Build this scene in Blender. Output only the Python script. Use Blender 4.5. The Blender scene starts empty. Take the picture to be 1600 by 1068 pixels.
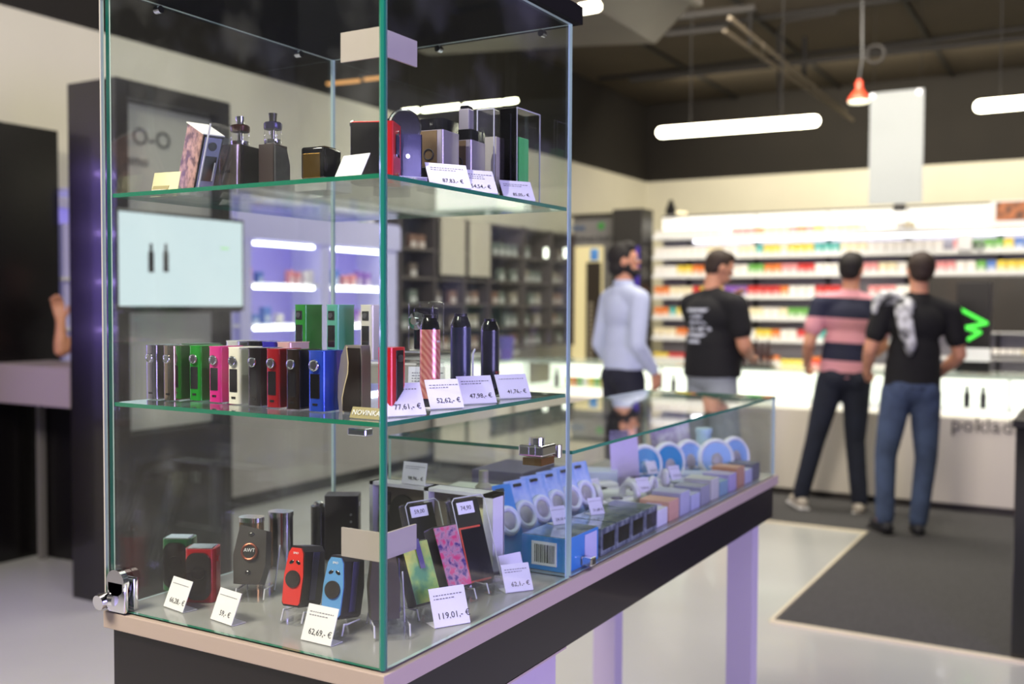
import bpy, bmesh, math, random
from mathutils import Vector, Matrix, Euler
random.seed(7)
PI = math.pi
sc = bpy.context.scene
COL = sc.collection

# ------------------------------------------------------------------ camera
FPX, PITCH, ROLL, YAW = 1587.76, math.radians(2.0658), math.radians(.261), math.radians(30.2105)
CAM = Vector((.7908, -1.0316, 1.42))
fw = Vector((-math.sin(YAW), math.cos(YAW), 0)); rt = Vector((math.cos(YAW), math.sin(YAW), 0)); up = Vector((0, 0, 1))
cF = fw * math.cos(PITCH) - up * math.sin(PITCH)
cU0 = up * math.cos(PITCH) + fw * math.sin(PITCH)
cR = rt * math.cos(ROLL) + cU0 * math.sin(ROLL)
cU = cU0 * math.cos(ROLL) - rt * math.sin(ROLL)
cd = bpy.data.cameras.new('camera'); cam = bpy.data.objects.new('camera', cd); COL.objects.link(cam)
cd.sensor_width = 36; cd.lens = FPX / 1600 * 36; cd.sensor_fit = 'HORIZONTAL'; cd.clip_start = .05; cd.clip_end = 100
cam.matrix_world = Matrix(((cR.x, cU.x, -cF.x, CAM.x), (cR.y, cU.y, -cF.y, CAM.y), (cR.z, cU.z, -cF.z, CAM.z), (0, 0, 0, 1)))
cd.dof.use_dof = True; cd.dof.focus_distance = 1.5; cd.dof.aperture_fstop = 3.2
sc.camera = cam

def at(px, py, **k):
    """the point of a known plane (x=, y= or z=) that stands at a pixel of the 1600x1068 photograph"""
    d = cF * FPX + cR * (px - 800) - cU * (py - 534)
    (a, v), = k.items(); i = 'xyz'.index(a)
    return CAM + d * ((v - CAM[i]) / d[i])

# ------------------------------------------------------------------ view and world
vs = sc.view_settings
vs.view_transform = 'Standard'; vs.look = 'None'; vs.gamma = 1; vs.exposure = 0.0; vs.use_curve_mapping = False
sc.cycles.use_denoising = True
sc.cycles.max_bounces = 10; sc.cycles.transparent_max_bounces = 40; sc.cycles.glossy_bounces = 5; sc.cycles.diffuse_bounces = 3
sc.cycles.caustics_reflective = False; sc.cycles.caustics_refractive = False
sc.cycles.sample_clamp_indirect = 4
w = bpy.data.worlds.new('shop_ambience'); sc.world = w; w.use_nodes = True
bg = w.node_tree.nodes['Background']; bg.inputs[0].default_value = (.30, .29, .31, 1); bg.inputs[1].default_value = .24

def area(name, loc, target, size, power, col, sy=None, spec=1.0):
    l = bpy.data.lights.new(name, 'AREA'); l.energy = power; l.color = col; l.size = size
    if sy: l.shape = 'RECTANGLE'; l.size_y = sy
    l.specular_factor = spec
    o = bpy.data.objects.new(name, l); COL.objects.link(o); o.location = loc
    o.rotation_euler = (Vector(target) - Vector(loc)).to_track_quat('-Z', 'Y').to_euler()
    o['kind'] = 'helper'
    return o
area('violet_lightbox_light', (3.0, -.2, 1.35), (-.2, .7, 1.15), 1.7, 120, (.52, .42, 1.0), 1.5)  # area light for an unseen violet lightbox out to the right
area('warm_shop_light', (-.9, -2.0, 3.9), (-.3, .3, 1.1), 1.6, 260, (1.0, .88, .74), 1.0)
area('overhead_tube_light', (.2, .9, 3.6), (-.1, .9, 0), 2.4, 52, (1.0, .96, .88), 2.4)
area('back_shop_light', (-1.2, 5.2, 3.9), (-1.3, 5.6, 0), 3.5, 150, (1.0, .93, .80), 2.5)
area('till_light', (-1.2, 6.4, 4.0), (-1.4, 9.3, 1.2), 3.6, 200, (1.0, .92, .78), .8)
area('left_wall_light', (-2.6, 4.2, 4.05), (-4.7, 4.6, 2.4), 3.6, 34, (1.0, .95, .84), .6)
area('left_front_light', (-2.4, 1.0, 4.0), (-4.7, 1.4, 2.2), 2.0, 17, (.95, 1.0, .95), 1.0)

area('back_wall_fill', (-1.2, 10.4, 4.05), (-1.2, 11.9, 2.6), 5.0, 120, (1.0, .90, .68), .5)  # added fill light, brightens the wall beyond the rack

# ------------------------------------------------------------------ materials
def lin(c):
    return tuple((x / 12.92 if x <= .04045 else ((x + .055) / 1.055) ** 2.4) for x in [v / 255 for v in c])
MATS = {}
def mat(name, c, rough=.5, metal=0., emit=None, es=0., coat=0., noise=0., scale=30., c2=None, bump=0., spec=None):
    if name in MATS: return MATS[name]
    m = bpy.data.materials.new(name); m.use_nodes = True; MATS[name] = m
    nt = m.node_tree; b = nt.nodes['Principled BSDF']
    base = lin(c) + (1,)
    b.inputs['Base Color'].default_value = base
    b.inputs['Roughness'].default_value = rough; b.inputs['Metallic'].default_value = metal
    if spec is not None: b.inputs['Specular IOR Level'].default_value = spec
    if coat: b.inputs['Coat Weight'].default_value = coat; b.inputs['Coat Roughness'].default_value = .05
    if emit: b.inputs['Emission Color'].default_value = lin(emit) + (1,); b.inputs['Emission Strength'].default_value = es
    if noise or c2 or bump:
        tc = nt.nodes.new('ShaderNodeTexCoord'); n = nt.nodes.new('ShaderNodeTexNoise'); n.inputs['Scale'].default_value = scale
        n.inputs['Detail'].default_value = 4
        nt.links.new(tc.outputs['Object'], n.inputs['Vector'])
        if noise or c2:
            r = nt.nodes.new('ShaderNodeValToRGB'); cc = lin(c2) if c2 else tuple(x * (1 - noise) for x in base[:3])
            r.color_ramp.elements[0].position = .38; r.color_ramp.elements[1].position = .62
            r.color_ramp.elements[0].color = cc + (1,); r.color_ramp.elements[1].color = base
            nt.links.new(n.outputs['Fac'], r.inputs['Fac']); nt.links.new(r.outputs['Color'], b.inputs['Base Color'])
        if bump:
            bp = nt.nodes.new('ShaderNodeBump'); bp.inputs['Strength'].default_value = bump; bp.inputs['Distance'].default_value = .003
            nt.links.new(n.outputs['Fac'], bp.inputs['Height']); nt.links.new(bp.outputs['Normal'], b.inputs['Normal'])
    return m

def glassmat(name, tint, refl=1.0, f0=.045, rough=.0, smudge=0.):
    m = bpy.data.materials.new(name); m.use_nodes = True; MATS[name] = m
    nt = m.node_tree; nt.nodes.clear(); N = nt.nodes.new; L = nt.links.new
    out = N('ShaderNodeOutputMaterial'); mix = N('ShaderNodeMixShader'); tr = N('ShaderNodeBsdfTransparent'); gl = N('ShaderNodeBsdfGlossy')
    tr.inputs[0].default_value = tint + (1,); gl.inputs['Roughness'].default_value = rough; gl.inputs['Color'].default_value = (refl, refl, refl, 1)
    lw = N('ShaderNodeLayerWeight'); lw.inputs['Blend'].default_value = .5
    p = N('ShaderNodeMath'); p.operation = 'POWER'; p.inputs[1].default_value = 5
    mm = N('ShaderNodeMath'); mm.operation = 'MULTIPLY_ADD'; mm.inputs[1].default_value = 1 - f0; mm.inputs[2].default_value = f0
    L(lw.outputs['Facing'], p.inputs[0]); L(p.outputs[0], mm.inputs[0]); L(mm.outputs[0], mix.inputs[0])
    L(tr.outputs[0], mix.inputs[1]); L(gl.outputs[0], mix.inputs[2])
    if smudge:
        df = N('ShaderNodeBsdfDiffuse'); df.inputs[0].default_value = (.8, .85, .85, 1)
        n = N('ShaderNodeTexNoise'); n.inputs['Scale'].default_value = 9; n.inputs['Detail'].default_value = 8
        tc = N('ShaderNodeTexCoord'); L(tc.outputs['Object'], n.inputs['Vector'])
        mr = N('ShaderNodeMapRange'); mr.inputs[1].default_value = .5; mr.inputs[2].default_value = .8; mr.inputs[4].default_value = smudge
        L(n.outputs['Fac'], mr.inputs[0]); m2 = N('ShaderNodeMixShader'); L(mr.outputs[0], m2.inputs[0]); L(mix.outputs[0], m2.inputs[1]); L(df.outputs[0], m2.inputs[2])
        L(m2.outputs[0], out.inputs[0])
    else: L(mix.outputs[0], out.inputs[0])
    return m
GLASS = glassmat('clear_glass', (.965, .985, .975), smudge=.03)
SHELFGLASS = glassmat('shelf_glass', (.90, .955, .94), f0=.06)
ACRYL = glassmat('clear_acrylic', (.95, .955, .965), f0=.04)
ACRYL_EDGE = mat('acrylic_edge', (205, 205, 215), .15, coat=.5)
GREEN_EDGE = mat('green_glass_edge', (28, 118, 92), .12, emit=(20, 110, 85), es=.04, coat=.6)
PALE_EDGE = mat('pale_glass_edge', (190, 215, 215), .12, coat=.6)
CHROME = mat('chrome', (225, 225, 230), .12, 1.0)
STEEL = mat('brushed_steel', (165, 165, 172), .28, 1.0, noise=.15, scale=60)
BLACK = mat('black_plastic', (17, 15, 17), .35)
GLOSSBLACK = mat('gloss_black', (14, 13, 16), .12, coat=.5)
SCREEN = mat('dark_screen', (10, 9, 12), .08, coat=.8)
WHITE = mat('white_plastic', (235, 235, 235), .4)
CARD = mat('white_card', (238, 236, 238), .7)
CREAM = mat('cream_card', (232, 222, 178), .7)
INK = mat('black_ink', (40, 38, 42), .8)
GREYINK = mat('grey_ink', (120, 118, 128), .8)

# ------------------------------------------------------------------ mesh helpers
class MB:
    def __init__(s, M=None): s.bm = bmesh.new(); s.mats = []; s.M = M
    def mi(s, m):
        if m not in s.mats: s.mats.append(m)
        return s.mats.index(m)
    def _fin(s, vs_, m, M):
        if M is not None: bmesh.ops.transform(s.bm, matrix=M, verts=vs_)
        if m is not None:
            i = s.mi(m)
            for f in {f for v in vs_ for f in v.link_faces}: f.material_index = i
        return s
    def box(s, c, d, m=None, bev=0, seg=2, M=None):
        g = bmesh.ops.create_cube(s.bm, size=1)['verts']
        for v in g: v.co = Vector((v.co.x * d[0] + c[0], v.co.y * d[1] + c[1], v.co.z * d[2] + c[2]))
        if bev:
            es = list({e for v in g for e in v.link_edges}); r = bmesh.ops.bevel(s.bm, geom=es, offset=bev, segments=seg, affect='EDGES', profile=.5)
            g = list({v for f in r['faces'] for v in f.verts} | {v for v in g if v.is_valid})
        return s._fin(g, m, M)
    def vbox(s, c, d, m=None, bev=0, seg=4, M=None):
        """box with only its upright edges rounded"""
        g = bmesh.ops.create_cube(s.bm, size=1)['verts']
        for v in g: v.co = Vector((v.co.x * d[0] + c[0], v.co.y * d[1] + c[1], v.co.z * d[2] + c[2]))
        es = [e for e in {e for v in g for e in v.link_edges} if abs(e.verts[0].co.z - e.verts[1].co.z) > 1e-6]
        r = bmesh.ops.bevel(s.bm, geom=es, offset=bev, segments=seg, affect='EDGES', profile=.5)
        g = list({v for f in r['faces'] for v in f.verts} | {v for v in g if v.is_valid})
        return s._fin(g, m, M)
    def cone(s, p0, p1, r0, r1, m=None, seg=16, M=None):
        p0, p1 = Vector(p0), Vector(p1); d = p1 - p0
        g = bmesh.ops.create_cone(s.bm, cap_ends=True, segments=seg, radius1=r0, radius2=r1, depth=d.length)['verts']
        T = Matrix.Translation((p0 + p1) / 2) @ d.to_track_quat('Z', 'Y').to_matrix().to_4x4()
        bmesh.ops.transform(s.bm, matrix=T, verts=g)
        return s._fin(g, m, M)
    def tube(s, pts, r, m=None, seg=8, M=None):
        for a, b in zip(pts[:-1], pts[1:]): s.cone(a, b, r, r, m, seg, M)
        for p in pts[1:-1]: s.ell(p, (r, r, r), m, M=M, sub=1)
        return s
    def ell(s, c, r, m=None, rot=None, M=None, sub=2):
        g = bmesh.ops.create_icosphere(s.bm, subdivisions=sub, radius=1)['verts']
        T = Matrix.Translation(c) @ (Euler(rot).to_matrix().to_4x4() if rot else Matrix()) @ Matrix.Diagonal((r[0], r[1], r[2], 1))
        bmesh.ops.transform(s.bm, matrix=T, verts=g)
        return s._fin(g, m, M)
    def lathe(s, prof, c=(0, 0, 0), m=None, seg=20, M=None):
        rings = []; allv = []
        for r, z in prof:
            ring = [s.bm.verts.new((c[0] + r * math.cos(2 * PI * k / seg), c[1] + r * math.sin(2 * PI * k / seg), c[2] + z)) for k in range(seg)]
            rings.append(ring); allv += ring
        for a, b in zip(rings[:-1], rings[1:]):
            for k in range(seg): s.bm.faces.new((a[k], a[(k + 1) % seg], b[(k + 1) % seg], b[k]))
        s.bm.faces.new(rings[0][::-1]); s.bm.faces.new(rings[-1])
        return s._fin(allv, m, M)
    def prism(s, poly, a, b, axis='y', m=None, M=None):
        def P(u, v, t): return {'y': (u, t, v), 'x': (t, u, v), 'z': (u, v, t)}[axis]
        A = [s.bm.verts.new(P(u, v, a)) for u, v in poly]; B = [s.bm.verts.new(P(u, v, b)) for u, v in poly]
        s.bm.faces.new(A); s.bm.faces.new(B[::-1]); n = len(poly)
        for k in range(n): s.bm.faces.new((A[k], B[k], B[(k + 1) % n], A[(k + 1) % n]))
        return s._fin(A + B, m, M)
    def ring(s, c, R, r, m=None, axis='y', seg=28, arc=(0, 2 * PI), M=None, flat=1.):
        full = abs(arc[1] - arc[0] - 2 * PI) < 1e-4; n = seg if full else seg + 1; rows = []; allv = []
        for k in range(n):
            t = arc[0] + (arc[1] - arc[0]) * k / seg; row = []
            for j in range(8):
                p = 2 * PI * j / 8; rr = R + r * math.cos(p); h = r * flat * math.sin(p)
                q = {'y': (rr * math.cos(t), h, rr * math.sin(t)), 'z': (rr * math.cos(t), rr * math.sin(t), h), 'x': (h, rr * math.cos(t), rr * math.sin(t))}[axis]
                row.append(s.bm.verts.new((c[0] + q[0], c[1] + q[1], c[2] + q[2])))
            rows.append(row); allv += row
        for k in range(n if full else n - 1):
            a, b = rows[k], rows[(k + 1) % n]
            for j in range(8): s.bm.faces.new((a[j], a[(j + 1) % 8], b[(j + 1) % 8], b[j]))
        if not full: s.bm.faces.new(rows[0][::-1]); s.bm.faces.new(rows[-1])
        return s._fin(allv, m, M)
    def build(s, name, m=None, parent=None, smooth=False, loc=None, rot=None):
        bmesh.ops.recalc_face_normals(s.bm, faces=s.bm.faces)
        me = bpy.data.meshes.new(name)
        if smooth:
            for f in s.bm.faces: f.smooth = True
            for e in s.bm.edges:
                if len(e.link_faces) == 2 and e.calc_face_angle(0) > .7: e.smooth = False
        s.bm.to_mesh(me); s.bm.free()
        if not s.mats: s.mats = [m]
        for x in s.mats: me.materials.append(x)
        o = bpy.data.objects.new(name, me); COL.objects.link(o)
        if parent: o.parent = parent
        if loc is not None: o.location = loc
        if rot is not None: o.rotation_euler = rot
        return o

def tag(o, label, cat, group=None):
    o['label'] = label; o['category'] = cat
    if group: o['group'] = group
    return o
def thing(name, label, cat, loc=(0, 0, 0), rz=0, tilt=0, lean=0, group=None):
    o = bpy.data.objects.new(name, None); COL.objects.link(o); o.empty_display_size = .02
    o.location = loc; o.rotation_euler = (tilt, lean, rz)
    return tag(o, label, cat, group)
def struct(o): o['kind'] = 'structure'; return o
def children_of(o): return list(o.children)
def dup(o, parent=None):
    c = o.copy(); COL.objects.link(c); c.parent = parent
    for ch in children_of(o): dup(ch, c)
    return c
def text(body, size, m, parent, loc, rot=(PI / 2, 0, 0), name='lettering', ext=.0002, align='CENTER'):
    cu = bpy.data.curves.new(name, 'FONT'); cu.body = body; cu.size = size; cu.align_x = align; cu.extrude = ext; cu.resolution_u = 2
    t = bpy.data.objects.new('t', cu); COL.objects.link(t)
    me = bpy.data.meshes.new_from_object(t.evaluated_get(bpy.context.evaluated_depsgraph_get()))
    bpy.data.objects.remove(t); me.name = name; me.materials.clear(); me.materials.append(m)
    o = bpy.data.objects.new(name, me); COL.objects.link(o); o.parent = parent; o.location = loc; o.rotation_euler = rot
    return o

# ================================================================== THE ROOM
WX, BY, CZ, BZ = -4.65, 11.96, 4.15, 3.108
FLOOR = mat('pale_floor', (188, 190, 187), .28, noise=.06, scale=1.2, coat=.15)
struct(MB().box((1, 3.5, -.03), (14, 19, .06)).build('floor', FLOOR))
CARPET = mat('charcoal_carpet', (80, 79, 80), .95, noise=.5, scale=160, bump=.5)
m = MB().box((1.1, 5.565, .004), (3.12, 4.17 - .003, .008)); m.box((-2.35, 6.61, .004), (3.78, 2.07, .008))
struct(m.build('trim_1_carpet', CARPET))
TRIMM = mat('cream_trim', (225, 215, 190), .5)
m = MB().box((1.1, 3.465, .006), (3.14, .03, .012)); m.box((-.475, 4.52, .005), (.016, 2.1, .010)); m.box((-2.35, 5.565, .006), (3.78, .02, .012))
struct(m.build('trim_2_carpet_edge', TRIMM))
WALLW = mat('cream_wall', (222, 218, 200), .8, noise=.03, scale=2)
WALLB = mat('brown_black_wall', (25, 20, 15), .8, noise=.2, scale=2)
m = MB().box((WX - .05, 3.5, BZ / 2), (.1, 17, BZ), WALLW); m.box((WX - .05, 3.5, (CZ + BZ) / 2), (.1, 17, CZ - BZ), WALLB)
struct(m.build('wall_left'))
m = MB().box((1, BY + .05, BZ / 2), (12, .1, BZ), WALLW); m.box((1, BY + .05, (CZ + BZ) / 2), (12, .1, CZ - BZ), WALLB)
struct(m.build('wall_back'))
CEIL = mat('dim_ceiling', (70, 60, 46), .9, noise=.2, scale=.8)
struct(MB().box((1, 6.6, CZ + .05), (12, 11, .1)).build('ceiling', CEIL))
DARKSTEEL = mat('dark_beam', (22, 18, 15), .7)
m = MB()
for x in (-3.4, -2.1, -.8, .5, 1.8): m.box((x, 8.5, CZ - .02), (.03, 7, .04))
for y in (5.3, 6.9, 8.5, 10.1): m.box((0, y, CZ - .02), (9, .03, .04))
struct(m.build('trim_3_ceiling_grid', DARKSTEEL))

# ceiling pipes, duct, trays
def pipe(label, pts, r, m=DARKSTEEL, name='ceiling_pipe', cat='pipe'):
    tag(MB().tube([Vector(p) for p in pts], r).build(name, m, smooth=True), label, cat)
def wallat(px, py, z): return at(px, py, z=z)
pipe('long dark pipe crossing the whole ceiling above the hanging tube lamp', [at(985, 125, z=3.75), at(1260, 96, z=3.75), at(1630, 56, z=3.75)], .028)
pipe('thin dark pipe on the ceiling ending near the red lamp', [at(1360, 78, z=3.85), at(1600, 44, z=3.85)], .02)
pipe('bent dark conduit dropping down left of the red lamp', [at(1218, 168, z=3.35), at(1216, 50, z=3.97), at(1228, 32, z=4.0), at(1310, 18, z=4.0)], .02)
pipe('short vertical dark hanger above the long tube lamp', [at(1172, 14, z=4.1), Vector((at(1172, 14, z=4.1).x, at(1172, 14, z=4.1).y, 3.72))], .022)
pipe('vertical dark hanger beside the tray rails', [at(1257, 58, z=4.1), Vector((at(1257, 58, z=4.1).x, at(1257, 58, z=4.1).y, 3.7))], .026)
pipe('upper dark beam pipe right of the air duct', [at(1040, 28, z=3.9), at(1180, 12, z=3.9)], .035)
pipe('lower thin pipe right of the air duct', [at(1040, 54, z=3.8), at(1135, 44, z=3.8)], .022)
RAIL = mat('tan_rail', (84, 74, 60), .7)
t = thing('cable_tray', 'pale slanting double rail cable tray under the ceiling above the tube lamp', 'cable tray', tuple(at(1140, 28, z=3.7)))
for off in (0, 1):
    a, b = (at(1140, 28, z=3.7), at(1322, 176, z=3.5)) if off == 0 else (at(1132, 48, z=3.7), at(1332, 188, z=3.5))
    MB().tube([a - t.location, b - t.location], .018).build('rail', RAIL, t)
a, b = at(1135, 40, z=3.7), at(1140, 28, z=3.7)
MB().tube([at(1190, 92, z=3.64) - t.location, at(1192, 70, z=3.64) - t.location], .012).build('rung', RAIL, t)
DUCT = mat('grey_duct', (78, 72, 64), .55, noise=.15, scale=3)
t = thing('air_duct', 'big grey angular air duct under the ceiling right of the glass tower', 'air duct', (-2.2, 4.9, 3.2))
MB().prism([(-1.5, .12), (-.1, .02), (.35, -.02), (.62, .22), (.62, .95), (-1.5, .95)], -.5, .5, 'y').build('duct_body', DUCT, t)
MB().box((.64, 0, .58), (.05, 1.06, .78)).build('flange', DUCT, t)

# hanging tube lamps
TUBE = mat('lit_tube', (255, 250, 230), .4, emit=(255, 246, 215), es=14)
AMBER = mat('amber_tube', (240, 180, 110), .4, emit=(235, 165, 95), es=1.0)
def tube_lamp(label, a, b, r=.035, m=TUBE, top=CZ):
    a, b = Vector(a), Vector(b); c = (a + b) / 2; d = (b - a)
    t = thing('tube_lamp', label, 'lamp', tuple(c))
    mb = MB().cone(a - c, b - c, r, r, seg=14); mb.ell(a - c, (r, r, r)); mb.ell(b - c, (r, r, r)); mb.build('glowing_tube', m, t, smooth=True)
    for k in (-.3, .3):
        p = d * k; MB().cone((p.x, p.y, p.z + r), (p.x, p.y, top - c.z), .004, .004, seg=6).build('hanger_wire', DARKSTEEL, t)
    return t
tube_lamp('long glowing tube lamp hanging before the dark back wall', at(1034, 207, y=6), at(1272, 189, y=6), .04)
tube_lamp('glowing tube lamp cut by the right edge of the photo', at(1532, 166, y=6), at(1690, 152, y=6), .04)
rowp = [(631, 174, 652, 172), (662, 172, 716, 166), (727, 165, 783, 160), (790, 159, 806, 157)]
nm = ['leftmost', 'second', 'third', 'rightmost']
for (x0, y0, x1, y1), n in zip(rowp, nm):
    tube_lamp(n + ' lit tube standing in for a lamp reflection above the upper glass shelf', at(x0, y0, y=5.6), at(x1, y1, y=5.6), .016)  # solid tubes stand in for a distant lamp row mirrored in the glass
for (x0, y0, x1, y1), n in zip([(512, 131, 561, 126), (570, 124, 597, 121)], ['left', 'right']):
    tube_lamp(n + ' amber tube standing in for a dim lamp reflection behind the tower corner', at(x0, y0, y=5.0), at(x1, y1, y=5.0), .012, AMBER)  # added tubes imitate the mirrored row dimmed by two panes
tube_lamp('bright lamp end beside the black lid of the glass tower', at(908, 14, y=4.0), at(932, 10, y=4.0), .028)

# red spot lamp and its ceiling box
RED = mat('red_enamel', (205, 70, 45), .4)
p = at(1342, 158, y=7.5)
t = thing('pendant_lamp', 'small red metal pendant lamp hanging from the ceiling', 'lamp', tuple(p))
MB().lathe([(.088, 0), (.088, .02), (.05, .07), (.03, .09), (.028, .15), (.015, .17)], seg=20).build('lamp_shade', RED, t, smooth=True)
MB().cone((0, 0, -.012), (0, 0, .004), .08, .084, seg=20).build('bulb', mat('spot_glow', (255, 250, 220), .4, emit=(255, 250, 215), es=1.6), t)
MB().tube([(0, 0, .17), (.02, 0, .32), (.01, 0, CZ - p.z)], .01).build('cable', BLACK, t)
MB().ring((.12, 0, .36), .07, .012).build('hook', DARKSTEEL, t)

# hanging white banner
t = thing('hanging_banner', 'tall white banner hanging above the till shelves', 'banner', tuple(at(1400, 318, y=8.5)))
o0 = t.location; tl, br = at(1360, 146, y=8.5) - o0, at(1441, 318, y=8.5) - o0
BAN = mat('white_banner', (158, 163, 165), .6)
MB().box(((tl.x + br.x) / 2, 0, tl.z / 2), (br.x - tl.x, .012, tl.z)).build('banner_panel', BAN, t)
for x in (tl.x + .02, br.x - .04): MB().cone((x, -.02, tl.z - .03), (x, .01, tl.z - .03), .022, .022).build('clip', STEEL, t)
MB().box((.03, 0, -.035), (.1, .06, .06), bev=.01).build('bottom_weight', BLACK, t)
for x in (tl.x + .03, br.x - .03): MB().cone((x, 0, tl.z), (x, 0, CZ - o0.z), .003, .003, seg=5).build('wire', DARKSTEEL, t)

# ================================================================== BACK WALL RACK
RY = 9.2; RB = 9.5
RW = mat('rack_white', (240, 240, 238), .5); RG = mat('rack_grey_back', (160, 158, 166), .7); UP = mat('rack_upright', (40, 38, 42), .5)
PANEL_LIT = mat('backlit_header', (250, 250, 245), .5, emit=(255, 250, 238), es=.75)
LED = mat('led_strip', (255, 255, 255), .4, emit=(250, 248, 255), es=9)
VLED = mat('violet_led_strip', (200, 170, 255), .4, emit=(190, 160, 255), es=17)
t = thing('display_rack', 'wide white lit display rack filling the back wall behind the till', 'shelving', (-1.3, RB, 0))
ox, oy = -1.3, RB
zs = [2.153, 1.94, 1.742, 1.521, 1.301, 1.081, .853]
XL, XR = -3.42, 1.0
xup = [at(1075, 400, y=RB - .05).x, at(1180, 400, y=RB - .05).x, at(1293, 400, y=RB - .05).x, at(1417, 400, y=RB - .05).x, at(1562, 400, y=RB - .05).x]
MB().box(((XL + XR) / 2 - ox, .03, 1.19), (XR - XL, .05, 2.37)).build('back_panel', RG, t)
edges = [XL] + xup + [XR]
for i, (a, b) in enumerate(zip(edges[:-1], edges[1:])):
    if a < at(1545, 320, y=RY).x - .2 or True:
        MB().box(((a + b) / 2 - ox, -.02, 2.275), (b - a - .012, .04, .215)).build('header_panel', PANEL_LIT, t)
for k, z in enumerate(zs):
    if k < 4: x0, x1 = XL, XR
    else: x0, x1 = XL, -.62
    m = MB().box(((x0 + x1) / 2 - ox, -.15, z - .012), (x1 - x0, .30, .024)); m.box(((x0 + x1) / 2 - ox, -.30, z - .005), (x1 - x0, .012, .04))
    m.build('shelf', RW, t)
for x in xup: MB().box((x - ox, -.012, 1.2), (.035, .03, 2.36)).build('upright', UP, t)
MB().box(((XL + XR) / 2 - ox, -.02, 2.395), (XR - XL, .05, .016)).build('top_rail', UP, t)
for k in (0,): MB().box((-1.1 - ox, -.03, zs[k] - .035), (3.9, .02, .016)).build('led_strip', LED, t)

# small coloured stock on the rack
PAL = {'orange': (240, 130, 50), 'yellow': (240, 210, 70), 'red': (215, 50, 45), 'green': (110, 180, 80), 'pink': (235, 150, 150), 'blue': (90, 130, 205),
       'white': (245, 240, 232), 'cream': (245, 230, 190), 'rust': (130, 98, 84), 'grey green': (104, 114, 108), 'brown': (100, 88, 82), 'beige': (146, 138, 124), 'violet': (140, 90, 190), 'teal': (80, 180, 170)}
stock_mesh = {}
def stock(colour, wdt, h, dep=.05):
    key = (colour, round(wdt, 3), round(h, 3))
    if key not in stock_mesh:
        c = PAL[colour]
        base = mat('carton_' + colour, c, .5); lab = mat('carton_label_' + colour, tuple(min(255, int(v * .35 + 160)) for v in c), .5)
        b = MB().box((0, 0, h / 2), (wdt, dep, h), base, bev=.002, seg=1); b.box((0, -dep / 2 - .0006, h * .3), (wdt * .86, .0014, h * .42), lab)
        o = b.build('product_carton'); stock_mesh[key] = o.data; bpy.data.objects.remove(o)
    return stock_mesh[key]
def put_stock(name, colour, wdt, h, loc, rz, label, cat, group):
    o = bpy.data.objects.new(name, stock(colour, wdt, h)); COL.objects.link(o); o.location = loc; o.rotation_euler = (0, 0, rz)
    return tag(o, label, cat, group)
ordn = ['top', 'second', 'third', 'fourth', 'fifth', 'sixth', 'bottom']
warm = ['white', 'orange', 'yellow', 'red', 'green', 'pink', 'cream', 'orange', 'red', 'yellow', 'teal', 'violet']
ORDW = ['first', 'second', 'third', 'fourth', 'fifth', 'sixth', 'seventh', 'eighth', 'ninth', 'tenth', 'eleventh', 'twelfth', 'thirteenth', 'fourteenth', 'fifteenth', 'sixteenth', 'seventeenth', 'eighteenth', 'nineteenth', 'twentieth']
def ordw(i): return ORDW[i] if i < 20 else 'twenty ' + ORDW[i - 20] if i < 40 else 'forty ' + ORDW[i - 40]
seen_in = {}
def nth(key):
    seen_in[key] = seen_in.get(key, -1) + 1; return ordw(seen_in[key])
def bay(x):
    k = sum(x > u for u in xup); return ['far left', 'left', 'middle left', 'middle right', 'right', 'far right'][k]
for k, z in enumerate(zs):
    x = XL + .06; run = None; left = 0
    xe = (-.0 if k < 3 else (-.75 if k == 3 else -1.42)) + (0.3 if k < 3 else 0)
    while x < xe:
        if left <= 0:
            left = random.choice((1, 1, 2, 2, 3))
            if k == 0: run = random.choice(('cream', 'white', 'orange', 'yellow', 'pink')) if x > -2.6 and x < -1.6 else random.choice(('white', 'white', 'cream', None, None))
            elif k in (1, 2) and x < -2.35: run = random.choice(('white', 'cream', 'yellow', 'white', 'orange'))
            elif x > -1.55: run = random.choice(('white', 'white', 'pink', 'cream', None)) if x < -.3 else random.choice(('orange', 'blue', 'yellow', 'green', 'white'))
            elif k == 6: run = random.choice(('yellow', 'red', 'orange', None))
            else: run = random.choice(warm)
        left -= 1
        wdt, h = (.078, .105) if k not in (0, 6) else (.078, .07)
        if run:
            lb = '%s carton, %s from left, %s bay, %s shelf of back rack' % (run, nth((k, bay(x))), bay(x), ordn[k])
            put_stock('product_carton', run, wdt, h, (x, RY + .03, z + .0006), 0, lb, 'carton', 'cartons on the %s shelf of the lit back rack' % ordn[k])
        x += wdt + .004 + random.random() * .006
# a few white machines standing on the rack
for (px, py, zz, ww, hh, lb) in [(1508, 392, zs[1], .13, .16, 'white box shaped device on the second shelf of the back rack'),
                                 (1530, 395, zs[1], .07, .07, 'small round grey device beside the white box on the rack')]:
    X = at(px, py, y=RY + .0).x
    if hh > .1: tag(MB().box((0, 0, hh / 2), (ww, .04, hh), bev=.02).build('rack_device', WHITE, loc=(X, RY - .03, zz)), lb, 'device')
    else: tag(MB().ring((0, 0, .045), .034, .010).build('rack_device', STEEL, loc=(X, RY - .03, zz)), lb, 'device')
# poster picture at the top right of the rack
a, b = at(1548, 314, y=RY - .02), at(1640, 344, y=RY - .02)
t = thing('framed_poster', 'brown and orange picture poster standing at the top right of the rack', 'poster', ((a.x + b.x) / 2, RY - .01, zs[0]))
W_, H_ = b.x - a.x, a.z - zs[0]
MB().box((0, 0, H_ / 2), (W_, .02, H_)).build('board', WHITE, t)
MB().box((.02, -.012, H_ / 2 + .02), (W_ * .9, .005, H_ * .72)).build('picture', mat('poster_picture', (190, 110, 60), .5, c2=(60, 45, 35), scale=14), t)

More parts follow.
